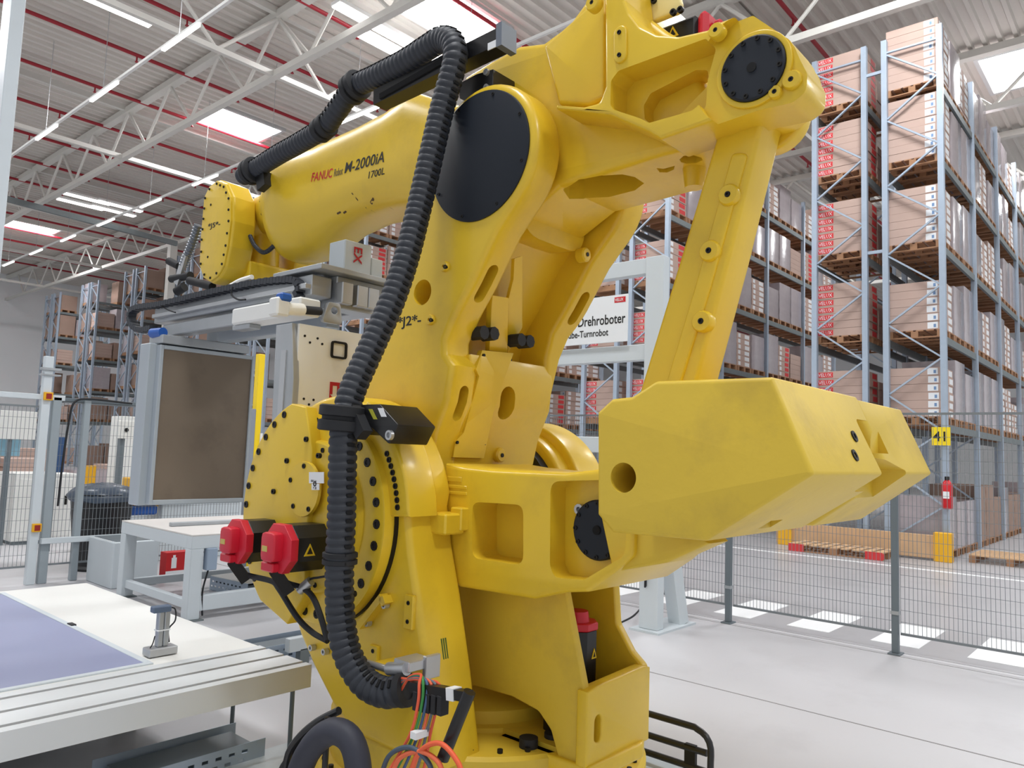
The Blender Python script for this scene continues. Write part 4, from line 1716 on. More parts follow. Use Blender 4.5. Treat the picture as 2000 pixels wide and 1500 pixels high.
# neck joining the front bearing to the wrist
zc_w = W_END[1]
mb = MB()
mb.lathe((XC, W_END[0] - 0.06, zc_w), (0, 1, 0), [(0, 0.235), (0.10, 0.235), (0.11, 0.20), (0.18, 0.20), (0.20, 0.165), (0.5, 0.15)], 40)
nk = part('wrist_neck', YEL, mb)
for k in range(16):
    a = 2 * pi * k / 16
    mb = MB()
    c_ = Vector((XC + 0.222 * cos(a), W_END[0] + 0.04, zc_w + 0.222 * sin(a)))
    mb.cyl(c_ + Vector((0, -.01, 0)), c_ + Vector((0, 0.012, 0)), 0.01, 8)
    part('bolt', BOLT, mb, nk)
zc_c = sum(p[1] for p in ckf) / len(ckf)
mb = MB()
mb.cyl((WX1 - 0.01, yc, zc_c + 0.14), (3.1, yc, zc_c + 0.14), 0.155, 36)
mb.cyl((XC, yc, zc_c + 0.10), (XC, yc - 0.02, ylo + 0.05), 0.13, 30)
part('wrist_roll_body', YEL, mb, wr)
# short cable loop in the wrist
for dx in (0.0, 0.05):
    pts = [atx(488, 460, 2.70 + dx), atx(498, 480, 2.70 + dx), atx(515, 493, 2.70 + dx), atx(533, 482, 2.72 + dx), atx(545, 465, 2.74 + dx)]
    mb = MB()
    S_ = spline(pts, 0.006)
    mb.tube(S_, 0.016, 8, None, lambda i: 0.016 if i % 3 else 0.012)
    part('wrist_cable', HOSE, mb, wr)
# tool flange below
mb = MB()
mb.lathe((XC, yc, ylo + 0.03), (0, 0, -1), [(0, 0.16), (0.05, 0.16), (0.06, 0.19), (0.11, 0.19)], 36)
part('tool_flange', BLK, mb, wr)

# maker's lettering on the near flank
xs = 2.655
p0, p1 = atx(604, 354, xs), atx(744, 318, xs)
d_ = (p1 - p0)
LD = d_.length
for bodyt, size, f0, f1, dz, m_, sh in (('FANUC', 0.080, 0.0, 0.30, 0.0, REDINK, 0.12), ('Robot', 0.066, 0.325, 0.45, 0.0, GREYINK, 0.15), ('M-2000iA', 0.092, 0.47, 1.02, 0.004, INK, 0.15), ('1700L', 0.056, 0.80, 1.02, -0.068, INK, 0.15)):
    o = text_on_x('arm_lettering', bodyt, size, p0 + d_ * f0 + Vector((0, 0, dz)), p1 + Vector((0, 0, dz)), xs, m_, ua, 0.0, sh)
    o['fit'] = (f1 - f0) * LD
SCUFFS = ((683, 376, 690, 388, .004), (711, 392, 719, 385, .007), (735, 397, 748, 404, .004), (645, 413, 651, 410, .005), (655, 411, 660, 408, .004), (660, 428, 672, 430, .003), (678, 424, 692, 422, .004), (696, 400, 700, 404, .004), (704, 414, 712, 410, .004))

# ---- cable dressing
def conduit(name, pts, r, pitch=0.034, parent=None, slots=True, m=HOSE, side=None):
    S_ = spline(pts, pitch / 6)
    prof = (1.0, 1.0, 1.0, 0.98, 0.90, 0.93)
    mb = MB()
    mb.tube(S_, r, 20, m, lambda i: r * prof[i % 6])
    if slots:
        fr = frames([Vector(p) for p in S_])
        for i in range(4, len(S_) - 4, 6):
            p = Vector(S_[i])
            t = (Vector(S_[i + 1]) - Vector(S_[i - 1])).normalized()
            view = Vector((-0.72, -0.68, 0.1)) if side is None else Vector(side)
            sd = (view - t * view.dot(t)).normalized()
            tn = t.cross(sd)
            sd2 = (sd * cos(0.75) + tn * sin(0.75))
            c = p + sd2 * r * 0.965
            mb.bar(c - t * 0.006, c + t * 0.006, 0.030, 0.012, SLOT, sd2)
    return part(name, m, mb, parent, 60)


hp = [atx(788, 1347, 2.02), atx(750, 1352, 2.0), atx(710, 1330, 1.98), atx(678, 1275, 1.96), atx(665, 1200, 1.95), atx(663, 1110, 1.94), atx(667, 1010, 1.94), atx(669, 910, 1.94), atx(672, 840, 1.95),
      atx(686, 770, 1.99), atx(725, 680, 2.08), atx(765, 590, 2.17), atx(795, 500, 2.24), atx(820, 400, 2.30), atx(843, 300, 2.34), atx(864, 210, 2.37), atx(884, 140, 2.39), atx(890, 105, 2.40), atx(882, 82, 2.415), atx(862, 78, 2.43),
      atx(835, 94, 2.44), atx(790, 122, 2.45), atx(735, 150, 2.46), atx(692, 172, 2.47), atx(660, 215, 2.48), atx(632, 250, 2.49), atx(585, 280, 2.50), atx(545, 302, 2.50), atx(500, 330, 2.50), atx(474, 345, 2.50)]
conduit('corrugated_hose', hp, 0.060)
# rubber clamp collars
def collar(name, c, t, r, L, n=2):
    c, t = Vector(c), Vector(t).normalized()
    prof = [(-L, r * 0.92), (-L * 0.9, r), (-L * .2, r), (-L * .12, r * .86), (L * .12, r * .86), (L * .2, r), (L * .9, r), (L, r * .92)]
    mb = MB()
    mb.lathe(c, t, prof, 28)
    return part(name, RUB, mb)


collar('hose_collar', atx(671, 818, 1.96), (0.03, -0.05, 1), 0.105, 0.055)
collar('hose_collar', atx(664, 1090, 1.945), (0, 0, 1), 0.072, 0.025)
collar('hose_collar', atx(693, 171, 2.47), hp[22] - hp[24], 0.085, 0.045)
collar('hose_collar', atx(632, 250, 2.49), hp[24] - hp[26], 0.072, 0.05)
collar('hose_collar', atx(493, 334, 2.50), hp[27] - hp[29], 0.085, 0.04)
# bracket that holds the hose end on the arm's front bearing
mb = MB()
mb.bar(atx(500, 345, 2.50), atx(532, 352, 2.70), 0.09, 0.07)
mb.bar(atx(512, 330, 2.52), atx(516, 368, 2.52), 0.05, 0.09)
part('hose_end_bracket', MBLK, mb)
# clamp box on the shoulder
ca = yz([(700, 792), (752, 790), (788, 830), (770, 868), (735, 835), (705, 850)], 2.02)
mb = MB()
mb.prism([fillet(ca, .008, 2)], 1.99, 2.2, 0.006)
cb = part('hose_clamp_box', MBLK, mb)
mb = MB()
q = atx(762, 850, 1.985)
mb.lathe((1.99, q.y, q.z), (-1, 0, 0), [(0, 0.02), (0.015, 0.02), (0.015, 0.012), (0.005, 0.012)], 16)
part('clamp_bolt', STEEL, mb, cb)
mb = MB()
mb.prism([yz([(738, 797), (748, 797), (755, 814), (745, 814)], 1.989)], 1.9875, 1.9895)
part('clamp_label', LABW, mb, cb)
mb = MB()
mb.prism([yz([(720, 799), (727, 799), (737, 819), (730, 819)], 1.989)], 1.9875, 1.9895)
part('clamp_label', mat('label_lime', srgb(170, 170, 50), 0.5), mb, cb)
mb = MB()
mb.bar(atx(712, 850, 1.97), atx(690, 800, 1.97), 0.05, 0.06)
part('clamp_arm', RUB, mb, cb)
# retraction rail beside the elbow
ra, rb = atx(742, 196, 2.50), atx(985, 78, 2.50)
mb = MB()
mb.bar(ra, rb, 0.09, 0.085)
rail = part('hose_rail', MBLK, mb)
mb = MB()
dr = (rb - ra).normalized()
mb.bar(rb - dr * 0.005, rb + dr * 0.03, 0.105, 0.115)
part('rail_end_plate', mat('rail_end_grey', srgb(112, 120, 132), 0.45, 0.3), mb, rail)
mb = MB()
mb.bar(atx(745, 190, 2.46), atx(905, 100, 2.46), 0.03, 0.03)
part('rail_guide', SLOT, mb, rail)
q0, q1 = atx(953, 92, 2.452), atx(970, 84, 2.452)
mb = MB()
mb.bar(q0, q1, 0.004, 0.035)
part('rail_label', LABW, mb, rail)
bz = yz([(903, 165), (935, 148), (968, 138), (968, 178), (925, 205), (903, 195)], 2.52)
mb = MB()
mb.prism([bz], 2.50, 2.66, 0.004)
part('rail_bracket', MBLK, mb, rail)
boltat(rail, yz([(952, 142), (952, 172)], 2.5), 2.50, 0.016, 0.014, STEEL)
# hose end plate at the turret with holes, stay tube and cable comb
mb = MB()
e0 = hp[0]
dv = (hp[0] - hp[1]).normalized()
mb.lathe(e0, dv, [(-0.01, 0.066), (0.02, 0.066), (0.02, 0.04), (0.012, 0.04)], 24)
part('hose_end_ring', RUB, mb)
mb = MB()
mb.cyl(atx(707, 1292, 2.04), atx(775, 1312, 2.04), 0.014, 14)
mb.cyl(atx(760, 1306, 2.03), atx(795, 1306, 2.03), 0.026, 16, STEEL)
sr = part('stay_rod', RUB, mb)
mb = MB()
c = atx(800, 1297, 2.06)
mb.box((2.02, c.y - 0.04, c.z - 0.02), (2.14, c.y + 0.05, c.z + 0.02), None, 0.004)
mb.box((2.10, c.y - 0.05, c.z - 0.06), (2.18, c.y - 0.03, c.z + 0.03), None, 0.003)
part('stay_clamp', STEEL, mb, sr)
mb = MB()
c = atx(818, 1300, 2.15)
mb.box((2.04, c.y - 0.03, c.z - 0.025), (2.2, c.y + 0.18, c.z - 0.005), None, 0.003)
part('bracket_shelf', YEL, mb, plate1)
# cable comb arm: bar out to a corner then down to the floor guard
k0, k1, k2 = atx(806, 1340, 1.98), atx(917, 1360, 1.96), atx(865, 1482, 1.94)
mb = MB()
mb.bar(k0, k1, 0.035, 0.035)
ck_ = part('cable_comb_arm', MBLK, mb)
mb = MB()
mb.cyl(k1 + Vector((0, 0, 0.015)), k2, 0.022, 14)
part('cable_comb_post', MBLK, mb, ck_)
mb = MB()
a_, b_ = k0.lerp(k1, 0.68), k0.lerp(k1, 0.80)
mb.bar(a_, b_, 0.042, 0.042)
part('marker_tape', LABW, mb, ck_)
for k in range(5):
    p = k0.lerp(k1, 0.12 + k * 0.11)
    mb = MB()
    mb.box((p.x - 0.02, p.y - 0.012, p.z - 0.08), (p.x + 0.02, p.y + 0.012, p.z - 0.012), None, 0.002)
    part('cable_clip', RUB, mb, ck_)
cols = [srgb(232, 96, 64), srgb(60, 140, 70), srgb(66, 92, 130), srgb(236, 110, 70), srgb(110, 118, 126), srgb(232, 96, 64)]
for k, c in enumerate(cols):
    m_ = mat('cable_jacket_%d' % k, c, 0.5)
    o_ = (k - 2.5) * 0.010
    pts = [atx(782, 1338, 2.0) + Vector((0, 0, o_)), atx(800, 1322 + k, 1.985), atx(822, 1318 + k * 2, 1.975), atx(838, 1335, 1.97) + Vector((o_, -o_, 0)), atx(836, 1372, 1.96) + Vector((o_, -o_, 0)),
           atx(822, 1430, 1.95) + Vector((o_, -o_, 0)), atx(800, 1490, 1.94) + Vector((o_ * 1.6, -o_ * 1.6, 0)), atx(780, 1530, 1.93) + Vector((o_ * 2, -o_ * 2, 0))]
    mb = MB()
    mb.tube(spline(pts, 0.012), 0.0055, 8)
    part('signal_cable', m_, mb, ck_)
mb = MB()
c = atx(822, 1432, 1.945)
mb.bar(c - Vector((0, 0, 0.012)), c + Vector((0, 0, 0.012)), 0.075, 0.03, None, (0, 1, 0))
part('cable_tie', LABW, mb, ck_)
# thin leads from the motors along the gear cover
for pts, r_ in (([atx(460, 1105, 1.9), atx(480, 1122, 1.92), atx(530, 1135, 1.95), atx(545, 1150, 1.96), atx(580, 1205, 1.98), atx(610, 1235, 2.0), atx(640, 1252, 2.0)], 0.013),
                ([atx(545, 1120, 1.9), atx(560, 1138, 1.94), atx(590, 1148, 1.98), atx(610, 1165, 2.0), atx(625, 1200, 2.0), atx(640, 1252, 2.0)], 0.013),
                ([atx(595, 1150, 2.0), atx(605, 1132, 2.0), atx(622, 1128, 2.0), atx(640, 1125, 2.0)], 0.005)):
    mb = MB()
    mb.tube(spline(pts, 0.012), r_, 8)
    part('motor_lead', RUB, mb)
mb = MB()
mb.cyl(atx(585, 1153, 1.98), atx(607, 1135, 2.0), 0.022, 12)
part('cable_gland', STEEL, mb)
# ================================================================== gripper under the wrist
GX0, GX1 = 2.30, 3.00
gr = thing('panel_gripper', 'aluminium clamping gripper with plywood jaw under the robot wrist', 'gripper', (XC, 4.6, 1.2))


def gpart(name, m, mb, parent=None, smooth=35):
    o = mb.build(name, m, None, smooth)
    o.parent = gr if parent is None else parent
    if parent is None:
        o.location = (-XC, -4.6, -1.2)
    return o


PLY = mat('brown_phenolic_plywood', srgb(118, 104, 88), 0.55, var=0.14, scale=2.6, dirt=srgb(86, 74, 62), dscale=1.8, damt=0.6)
JW = mat('jaw_frame_grey', srgb(176, 184, 190), 0.45, 0.2, var=0.05)
# far jaw: framed plywood panel facing -Y
jy = 5.25
mb = MB()
mb.box((2.325, jy, 1.23), (2.99, jy + 0.03, 2.265))
gpart('jaw_plywood', PLY, mb)
for lo, hi in (((2.30, jy - 0.012, 1.20), (2.325, jy + 0.05, 2.29)), ((2.99, jy - 0.012, 1.20), (3.012, jy + 0.05, 2.29)), ((2.325, jy - 0.012, 1.20), (2.99, jy + 0.05, 1.23)), ((2.325, jy - 0.012, 2.262), (2.99, jy + 0.05, 2.29))):
    mb = MB()
    mb.box(lo, hi, None, 0.003)
    gpart('jaw_edge_strip', JW, mb)
mb = MB()
mb.box((2.25, jy + 0.05, 1.19), (3.0, jy + 0.20, 2.30), None, 0.006)
gpart('jaw_back_frame', JW, mb)
mb = MB()
mb.box((2.30, jy - 0.03, 2.30), (2.95, jy + 0.18, 2.36), None, 0.005)
gpart('jaw_head_plate', ALU, mb)
# near jaw: cream plate seen from behind with steel flank
ny = 3.66
zt_ = atx(582, 632, 2.36).z
pl_ = [(2.36, 0.95), (3.45, 0.95), (3.45, zt_), (2.36, zt_)]
mb = MB()
mb.prism([pl_], ny, ny + 0.02, 0.003, 'y')
nj = gpart('rear_jaw_plate', CREAM, mb)
fl_ = [(ny + 0.02, 0.90), (ny + 0.17, 0.90), (ny + 0.24, zt_ - 0.06), (ny + 0.20, zt_), (ny + 0.02, zt_), (ny - 0.005, zt_ - 0.05), (ny - 0.03, 1.95), (ny + 0.0, 1.5)]
mb = MB()
mb.prism([[(ny + 0.0, 0.9), (ny + 0.15, 0.9), (ny + 0.19, zt_), (ny + 0.03, zt_), (ny - 0.015, 2.0), (ny - 0.015, 1.6)]], 2.33, 2.37, 0.004)
gpart('jaw_flank', ALU, mb)
mb = MB()
mb.box((2.322, ny + 0.06, 1.3), (2.335, ny + 0.11, zt_ - 0.15))
gpart('flank_bar', STEEL, mb)
for k_, (px, py) in enumerate(((595, 656), (620, 661), (605, 669), (629, 672), (593, 779), (612, 781), (603, 790), (621, 791))):
    p = aty(px, py, ny)
    mb = MB()
    mb.cyl((p.x, ny + 0.005, p.z), (p.x, ny - 0.004, p.z), 0.007, 8)
    gpart('plate_hole', BOLT, mb, None)
p = aty(661, 684, ny)
q_ = fillet([(p.x - 0.055, p.z - 0.05), (p.x + 0.055, p.z - 0.05), (p.x + 0.055, p.z + 0.05), (p.x - 0.055, p.z + 0.05)], 0.02, 3)
mb = MB()
mb.prism([q_, inset(orient(list(q_), True), 0.012)], ny - 0.012, ny + 0.004, 0, 'y')
gpart('grip_handle', BOLT, mb)


def ex_logo(px, py, y, h, rot, parent):
    """red EX brand mark"""
    p = aty(px, py, y)
    o = text('brand_mark', 'EX', h, (p.x, y - 0.003, p.z), FACE_Y, REDINK, None, 0.0015, 'LEFT', 0, 1.0)
    o.rotation_euler = (pi / 2, rot, 0)
    o.parent = gr
    o.location = (p.x - XC, y - 0.003 - 4.6, p.z - 1.2)
    return o


ex_logo(645, 742, ny, 0.17, pi / 2, gr)
# beams along Y above the jaws
def ybeam(name, x0, x1, z0, z1, y0, y1, m=ALU, b=0.006):
    mb = MB()
    mb.box((x0, y0, z0), (x1, y1, z1), None, b)
    return gpart(name, m, mb)


zb1 = atx(590, 560, 2.5).z
ybeam('slide_beam', 2.46, 2.60, 2.50, 2.62, 3.72, 5.75)
ybeam('slide_beam', 3.0, 3.14, 2.50, 2.62, 3.72, 5.75)
ybeam('linear_rail', 2.42, 2.46, 2.53, 2.56, 3.72, 5.7, STEEL, 0.003)
ybeam('lower_beam', 2.44, 2.54, 2.385, 2.47, 3.9, 5.55, ALU)
ybeam('lower_beam', 2.70, 2.80, 2.36, 2.44, 3.9, 5.4, JW)
ybeam('cylinder_cover', 2.34, 2.48, 2.36, 2.46, 3.64, 4.38, WHITEP, 0.01)
ybeam('cylinder_shoe', 2.36, 2.44, 2.33, 2.36, 4.2, 4.4, ALU, 0.004)
mb = MB()
mb.box((2.45, 3.62, 2.64), (3.62, 4.12, 2.67), None, 0.004)
gpart('cross_plate', ALU, mb)
mb = MB()
mb.box((2.45, 4.3, 2.62), (3.35, 5.4, 2.66), None, 0.004)
gpart('mount_plate', ALU, mb)
mb = MB()
mb.box((2.62, 3.70, 2.45), (3.5, 3.85, 2.64), None, 0.006)
gpart('cross_beam', ALU, mb)
# tool changer column up to the flange
mb = MB()
mb.cyl((XC, yc, 2.66), (XC, yc, ylo - 0.07), 0.17, 28)
gpart('tool_changer', BLK, mb)
# bearing cheek with hole, drive motor, gearbox
p = aty(644, 612, 3.66)
mb = MB()
tri_ = fillet([(p.x - 0.07, p.z - 0.06), (p.x + 0.07, p.z - 0.06), (p.x + 0.05, p.z + 0.06), (p.x - 0.03, p.z + 0.06)], 0.02, 3)
mb.prism([tri_, circ((p.x + 0.01, p.z + 0.015), 0.022, 16)], 3.63, 3.66, 0.002, 'y')
gpart('bearing_bracket', ALU, mb)
mb = MB()
p0_, p1_ = atx(548, 605, 2.33), atx(600, 612, 2.6)
mb.cyl(aty(557, 603, 3.6), aty(590, 605, 3.62), 0.035, 16)
gpart('gear_motor', CREAM, mb)
mb = MB()
mb.cyl(aty(590, 605, 3.62), aty(625, 608, 3.64), 0.024, 14)
gpart('motor_coupling', RUB, mb)
mb = MB()
p = aty(550, 600, 3.6)
mb.box((p.x - 0.045, 3.57, p.z - 0.05), (p.x + 0.035, 3.66, p.z + 0.05), None, 0.01)
gpart('drive_box', WHITEP, mb)
BLUE = mat('blue_plug', srgb(36, 92, 176), 0.4)
mb = MB()
mb.box((p.x - 0.03, 3.56, p.z + 0.03), (p.x + 0.04, 3.62, p.z + 0.075), None, 0.01)
gpart('blue_plug', BLUE, mb)
mb = MB()
p = atx(298, 651, 2.3)
mb.cyl(p, p + Vector((0.02, -0.12, 0.0)), 0.035, 12)
gpart('blue_plug', BLUE, mb)
# valve boxes on the cross plate
for (px, py, w_, h_) in ((686, 590, 0.20, 0.20), (724, 590, 0.09, 0.13)):
    p = aty(px, 575, 3.75)
    mb = MB()
    mb.box((p.x - w_ / 2, 3.70, 2.67), (p.x + w_ / 2, 3.86, 2.67 + h_), None, 0.006)
    gpart('valve_box', LGREY, mb)
p = aty(700, 567, 3.695)
ex_logo(692, 480, 3.697, 0.085, pi / 2, gr)
for px in (670, 700, 722):
    p = aty(px, 605, 3.68)
    mb = MB()
    mb.box((p.x - 0.04, 3.64, 2.47), (p.x + 0.04, 3.72, 2.60), None, 0.006)
    gpart('air_cylinder', STEEL, mb)
# energy chain with curl at both ends, plus hoses
def chain(name, pts, w_, h_, m=HOSE):
    S_ = spline(pts, 0.035)
    mb = MB()
    for i in range(len(S_) - 1):
        a, b = Vector(S_[i]), Vector(S_[i + 1])
        d = (b - a)
        mb.bar(a + d * 0.04, b - d * 0.04, w_, h_ if i % 2 else h_ * 0.86)
    return gpart(name, m, mb)


chain('energy_chain', [atx(300, 641, 2.40), atx(275, 645, 2.40), atx(259, 632, 2.40), atx(257, 612, 2.40), atx(272, 601, 2.40), atx(320, 594, 2.40), atx(400, 575, 2.42), atx(500, 554, 2.44), atx(570, 547, 2.44), atx(586, 555, 2.44), atx(587, 570, 2.44), atx(578, 582, 2.44)], 0.06, 0.04)
for pts, r_, m_ in (([atx(450, 559, 2.42), atx(470, 548, 2.42), atx(492, 541, 2.42), atx(415, 572, 2.42)][:3], 0.016, CREAM),
                    ([atx(455, 560, 2.38), atx(452, 575, 2.38), atx(465, 585, 2.38), atx(480, 585, 2.38)], 0.006, RUB),
                    ([atx(315, 598, 2.38), atx(330, 606, 2.38), atx(345, 611, 2.38)], 0.005, RUB)):
    mb = MB()
    mb.tube(spline(pts, 0.02), r_, 8)
    gpart('air_hose', m_, mb)
# metal conduit and sensor at the wrist's front
SPR = mat('metal_conduit', srgb(120, 126, 134), 0.35, 0.7)
pts = [atx(388, 440, 2.62), atx(378, 470, 2.62), atx(366, 500, 2.62), atx(358, 520, 2.62)]
S_ = spline(pts, 0.006)
mb = MB()
mb.tube(S_, 0.035, 14, None, lambda i: 0.036 if i % 4 < 2 else 0.029)
gpart('metal_conduit', SPR, mb)
mb = MB()
mb.bar(atx(362, 498, 2.60), atx(345, 555, 2.60), 0.02, 0.07)
gpart('conduit_bracket', STEEL, mb)
for a_, b_, r_ in (((330, 510), (350, 520), .03), ((335, 545), (372, 538), .03), ((345, 570), (360, 560), .035), ((370, 548), (415, 560), .03)):
    mb = MB()
    mb.cyl(atx(*a_, 2.60), atx(*b_, 2.62), r_, 12)
    gpart('conduit_fitting', RUB, mb)

# ================================================================== process table
TZ = 0.5
tb_ = thing('process_table', 'low white process table with blue mat and slotted front bar', 'table', (1.0, 3.45, 0))


def tpart(root, name, m, mb, parent=None, smooth=35):
    o = mb.build(name, m, None, smooth)
    if parent is None:
        o.parent = root
        o.location = -Vector(root.location)
    else:
        o.parent = parent
    return o


# front bar: profile with three grooves, extruded along X
pr = [(3.45, TZ - 0.115), (3.96, TZ - 0.115), (3.96, TZ), (3.895, TZ), (3.895, TZ - 0.02), (3.865, TZ - 0.02), (3.865, TZ), (3.715, TZ), (3.715, TZ - 0.02), (3.685, TZ - 0.02), (3.685, TZ), (3.535, TZ), (3.535, TZ - 0.02), (3.505, TZ - 0.02), (3.505, TZ), (3.45, TZ)]
mb = MB()
mb.prism([pr], -1.5, 2.42, 0.0)
tpart(tb_, 'front_bar', ALU if False else mat('table_silver_white', srgb(222, 226, 228), 0.35, 0.15), mb)
for y in (3.52, 3.70, 3.88):
    mb = MB()
    mb.box((-1.5, y - 0.014, TZ - 0.02), (2.415, y + 0.014, TZ - 0.009))
    tpart(tb_, 'slot_insert', mat('slot_grey', srgb(120, 112, 110), 0.6), mb)
mb = MB()
mb.box((-1.5, 3.96, TZ - 0.03), (2.42, 6.5, TZ - 0.004), None, 0.004)
tpart(tb_, 'top_sheet', WHITEP, mb)
mb = MB()
mb.box((-1.5, 4.02, TZ - 0.006), (1.80, 6.36, TZ + 0.002))
tpart(tb_, 'blue_mat', mat('slate_blue_mat', srgb(146, 152, 184), 0.45, var=0.05, scale=2), mb)
mb = MB()
mb.box((1.80, 4.02, TZ - 0.006), (1.835, 6.4, TZ + 0.006), None, 0.002)
mb.box((-1.5, 3.985, TZ - 0.006), (1.835, 4.02, TZ + 0.005), None, 0.002)
tpart(tb_, 'mat_edge_strip', LGREY, mb)
mb = MB()
mb.box((1.812, 5.05, TZ), (1.84, 5.12, TZ + 0.012))
tpart(tb_, 'edge_clip', RUB, mb)
mb = MB()
mb.box((-1.2, 4.3, TZ - 0.16), (2.1, 6.3, TZ - 0.03))
tpart(tb_, 'under_frame', GALVD, mb)
for x, y in ((1.95, 4.55), (1.95, 6.1), (-1.0, 4.55), (-1.0, 6.1)):
    mb = MB()
    mb.box((x - 0.05, y - 0.05, 0), (x + 0.05, y + 0.05, TZ - 0.03))
    tpart(tb_, 'leg', GALVD, mb)
for x, y in ((2.36, 4.1), (2.38, 3.55)):
    mb = MB()
    mb.cyl((x, y, 0), (x, y, TZ - 0.05), 0.012, 8)
    tpart(tb_, 'support_rod', DGREY, mb)
# pneumatic stop standing on the table
sb = Vector((1.93, 4.13, TZ))
st = thing('pneumatic_stop', 'small upright pneumatic cylinder stop standing at the blue mat corner', 'stop cylinder', sb)


def spart(name, m, mb):
    return mb.build(name, m, st)


spart('base_block', STEEL, MB().box((-0.09, -0.05, 0), (0.10, 0.06, 0.05), None, 0.006))
for dx in (-0.028, 0.012):
    spart('cylinder_tube', ALU, MB().box((dx, -0.02, 0.05), (dx + 0.036, 0.03, 0.27), None, 0.006))
spart('head_block', mat('blue_grey_cap', srgb(92, 108, 132), 0.45), MB().box((-0.07, -0.025, 0.265), (0.05, 0.035, 0.305), None, 0.006))
spart('cable_tie', LABW, MB().box((-0.034, -0.024, 0.15), (0.052, 0.034, 0.156)))
spart('air_tube', RUB, MB().tube(spline([(0.05, 0, 0.29), (0.085, 0, 0.27), (0.09, 0, 0.2), (0.05, 0, 0.15), (0.06, 0, 0.06)], 0.01), 0.005, 6))
spart('air_tube', RUB, MB().tube(spline([(-0.04, 0, 0.12), (-0.06, -0.02, 0.08), (-0.085, -0.03, 0.05)], 0.01), 0.004, 6))

st.scale = (0.8, 0.8, 0.84)
# ================================================================== grey bench behind the table
BH = 0.78
bX0, bX1, bY0, bY1 = 3.40, 5.60, 6.80, 8.35
bn = thing('steel_bench', 'pale grey steel bench with square legs behind the process table', 'bench', (bX0, bY0, 0))
mb = MB()
mb.box((bX0, bY0, BH - 0.015), (bX1, bY1, BH), None, 0.003)
tpart(bn, 'bench_top', mat('bench_top_pale', srgb(214, 210, 206), 0.5, var=0.02), mb)
for lo, hi in (((bX0, bY0, BH - 0.13), (bX1, bY0 + 0.1, BH - 0.015)), ((bX0, bY1 - 0.1, BH - 0.13), (bX1, bY1, BH - 0.015)), ((bX0, bY0 + 0.1, BH - 0.13), (bX0 + 0.1, bY1 - 0.1, BH - 0.015)), ((bX1 - 0.1, bY0 + 0.1, BH - 0.13), (bX1, bY1 - 0.1, BH - 0.015))):
    mb = MB()
    mb.box(lo, hi, None, 0.004)
    tpart(bn, 'apron', LGREY, mb)
for x in (bX0, bX1 - 0.12):
    for y in (bY0, bY1 - 0.12):
        mb = MB()
        mb.box((x, y, 0.012), (x + 0.12, y + 0.12, BH - 0.13), None, 0.006)
        tpart(bn, 'leg', LGREY, mb)
        mb = MB()
        mb.box((x - 0.03, y - 0.03, 0), (x + 0.15, y + 0.15, 0.012))
        tpart(bn, 'foot_plate', GALVD, mb)
mb = MB()
mb.box((bX0 + 0.12, bY1 - 0.1, 0.1), (bX1 - 0.12, bY1 - 0.03, 0.18), None, 0.004)
mb.box((bX0 + 0.03, bY0 + 0.12, 0.1), (bX0 + 0.09, bY1 - 0.12, 0.18), None, 0.004)
tpart(bn, 'stretcher', LGREY, mb)
mb = MB()
mb.box((bX0 + 0.12, bY0 + 0.02, 0.08), (bX1 - 0.12, bY0 + 0.10, 0.22), None, 0.004)
tpart(bn, 'stretcher', LGREY, mb)
mb = MB()
pbr = atz(335, 1029, BH)
mb.box((pbr.x, pbr.y, BH), (pbr.x + 1.4, pbr.y + 0.06, BH + 0.04), None, 0.006)
o = mb.build('profile_bar', ALU)
tag(o, 'short aluminium profile bar lying on the steel bench', 'bar')
mb = MB()
jb = aty(414, 1092, bY0 - 0.02)
mb.box((jb.x - 0.05, bY0 - 0.03, jb.z - 0.1), (jb.x + 0.05, bY0 + 0.05, jb.z + 0.1), None, 0.006)
tpart(bn, 'junction_box', mat('box_blue_grey', srgb(150, 166, 186), 0.45), mb)
mb = MB()
mb.tube(spline([(jb.x - 0.02, bY0 + 0.0, jb.z - 0.1), (jb.x - 0.05, bY0 + 0.02, 0.25), (jb.x - 0.03, bY0 + 0.03, 0.02)], 0.03), 0.008, 6)
tpart(bn, 'box_cable', RUB, mb)
# things beneath and beside the bench
o = thing('red_carton', 'small red and white printed carton standing under the steel bench', 'carton', (atz(322, 1137).x, atz(322, 1137).y, 0.0))
MB().box((0, 0, 0), (0.34, 0.16, 0.33)).build('box', REDINK, o, 0)
MB().box((-0.001, -0.002, 0), (0.341, 0.0, 0.12)).build('print_panel', LABW, o, 0)
MB().box((0.06, -0.002, 0.15), (0.12, 0.0, 0.27)).build('bottle_print', LABW, o, 0)
MB().box((0.075, -0.002, 0.27), (0.105, 0.0, 0.30)).build('bottle_print', LABW, o, 0)
MB().box((0.03, -0.003, 0.05), (0.22, -0.002, 0.07)).build('print_line', INK, o, 0)
MB().box((0.24, -0.003, 0.045), (0.30, -0.002, 0.08)).build('print_mark', REDINK, o, 0)
t = thing('wash_unit', 'pale grey sheet metal unit with open tray behind the bench legs', 'machine', (3.5, 8.75, 0))
MB().box((0, 0, 0), (0.5, 0.7, 0.5), None, 0.01).build('body', LGREY, t)
MB().box((0.04, 0.04, 0.49), (0.46, 0.65, 0.505)).build('tray', DGREY, t)
t = thing('conveyor_machine', 'long low white conveyor machine with black rail behind the bench', 'machine', (4.75, 10.4, 0))
MB().box((0, 0, 0), (3.4, 1.0, 0.8), None, 0.01).build('body', LGREY, t)
MB().box((-0.02, 0.2, 0.8), (3.4, 0.9, 0.95), None, 0.01).build('upper_body', CREAM, t)
MB().box((0.1, 0.05, 0.8), (1.2, 0.14, 0.86), None, 0.006).build('rail', RUB, t)
MB().box((-0.35, 0.1, 0.72), (0.05, 0.5, 1.1), None, 0.01).build('orange_guard', OR, t)
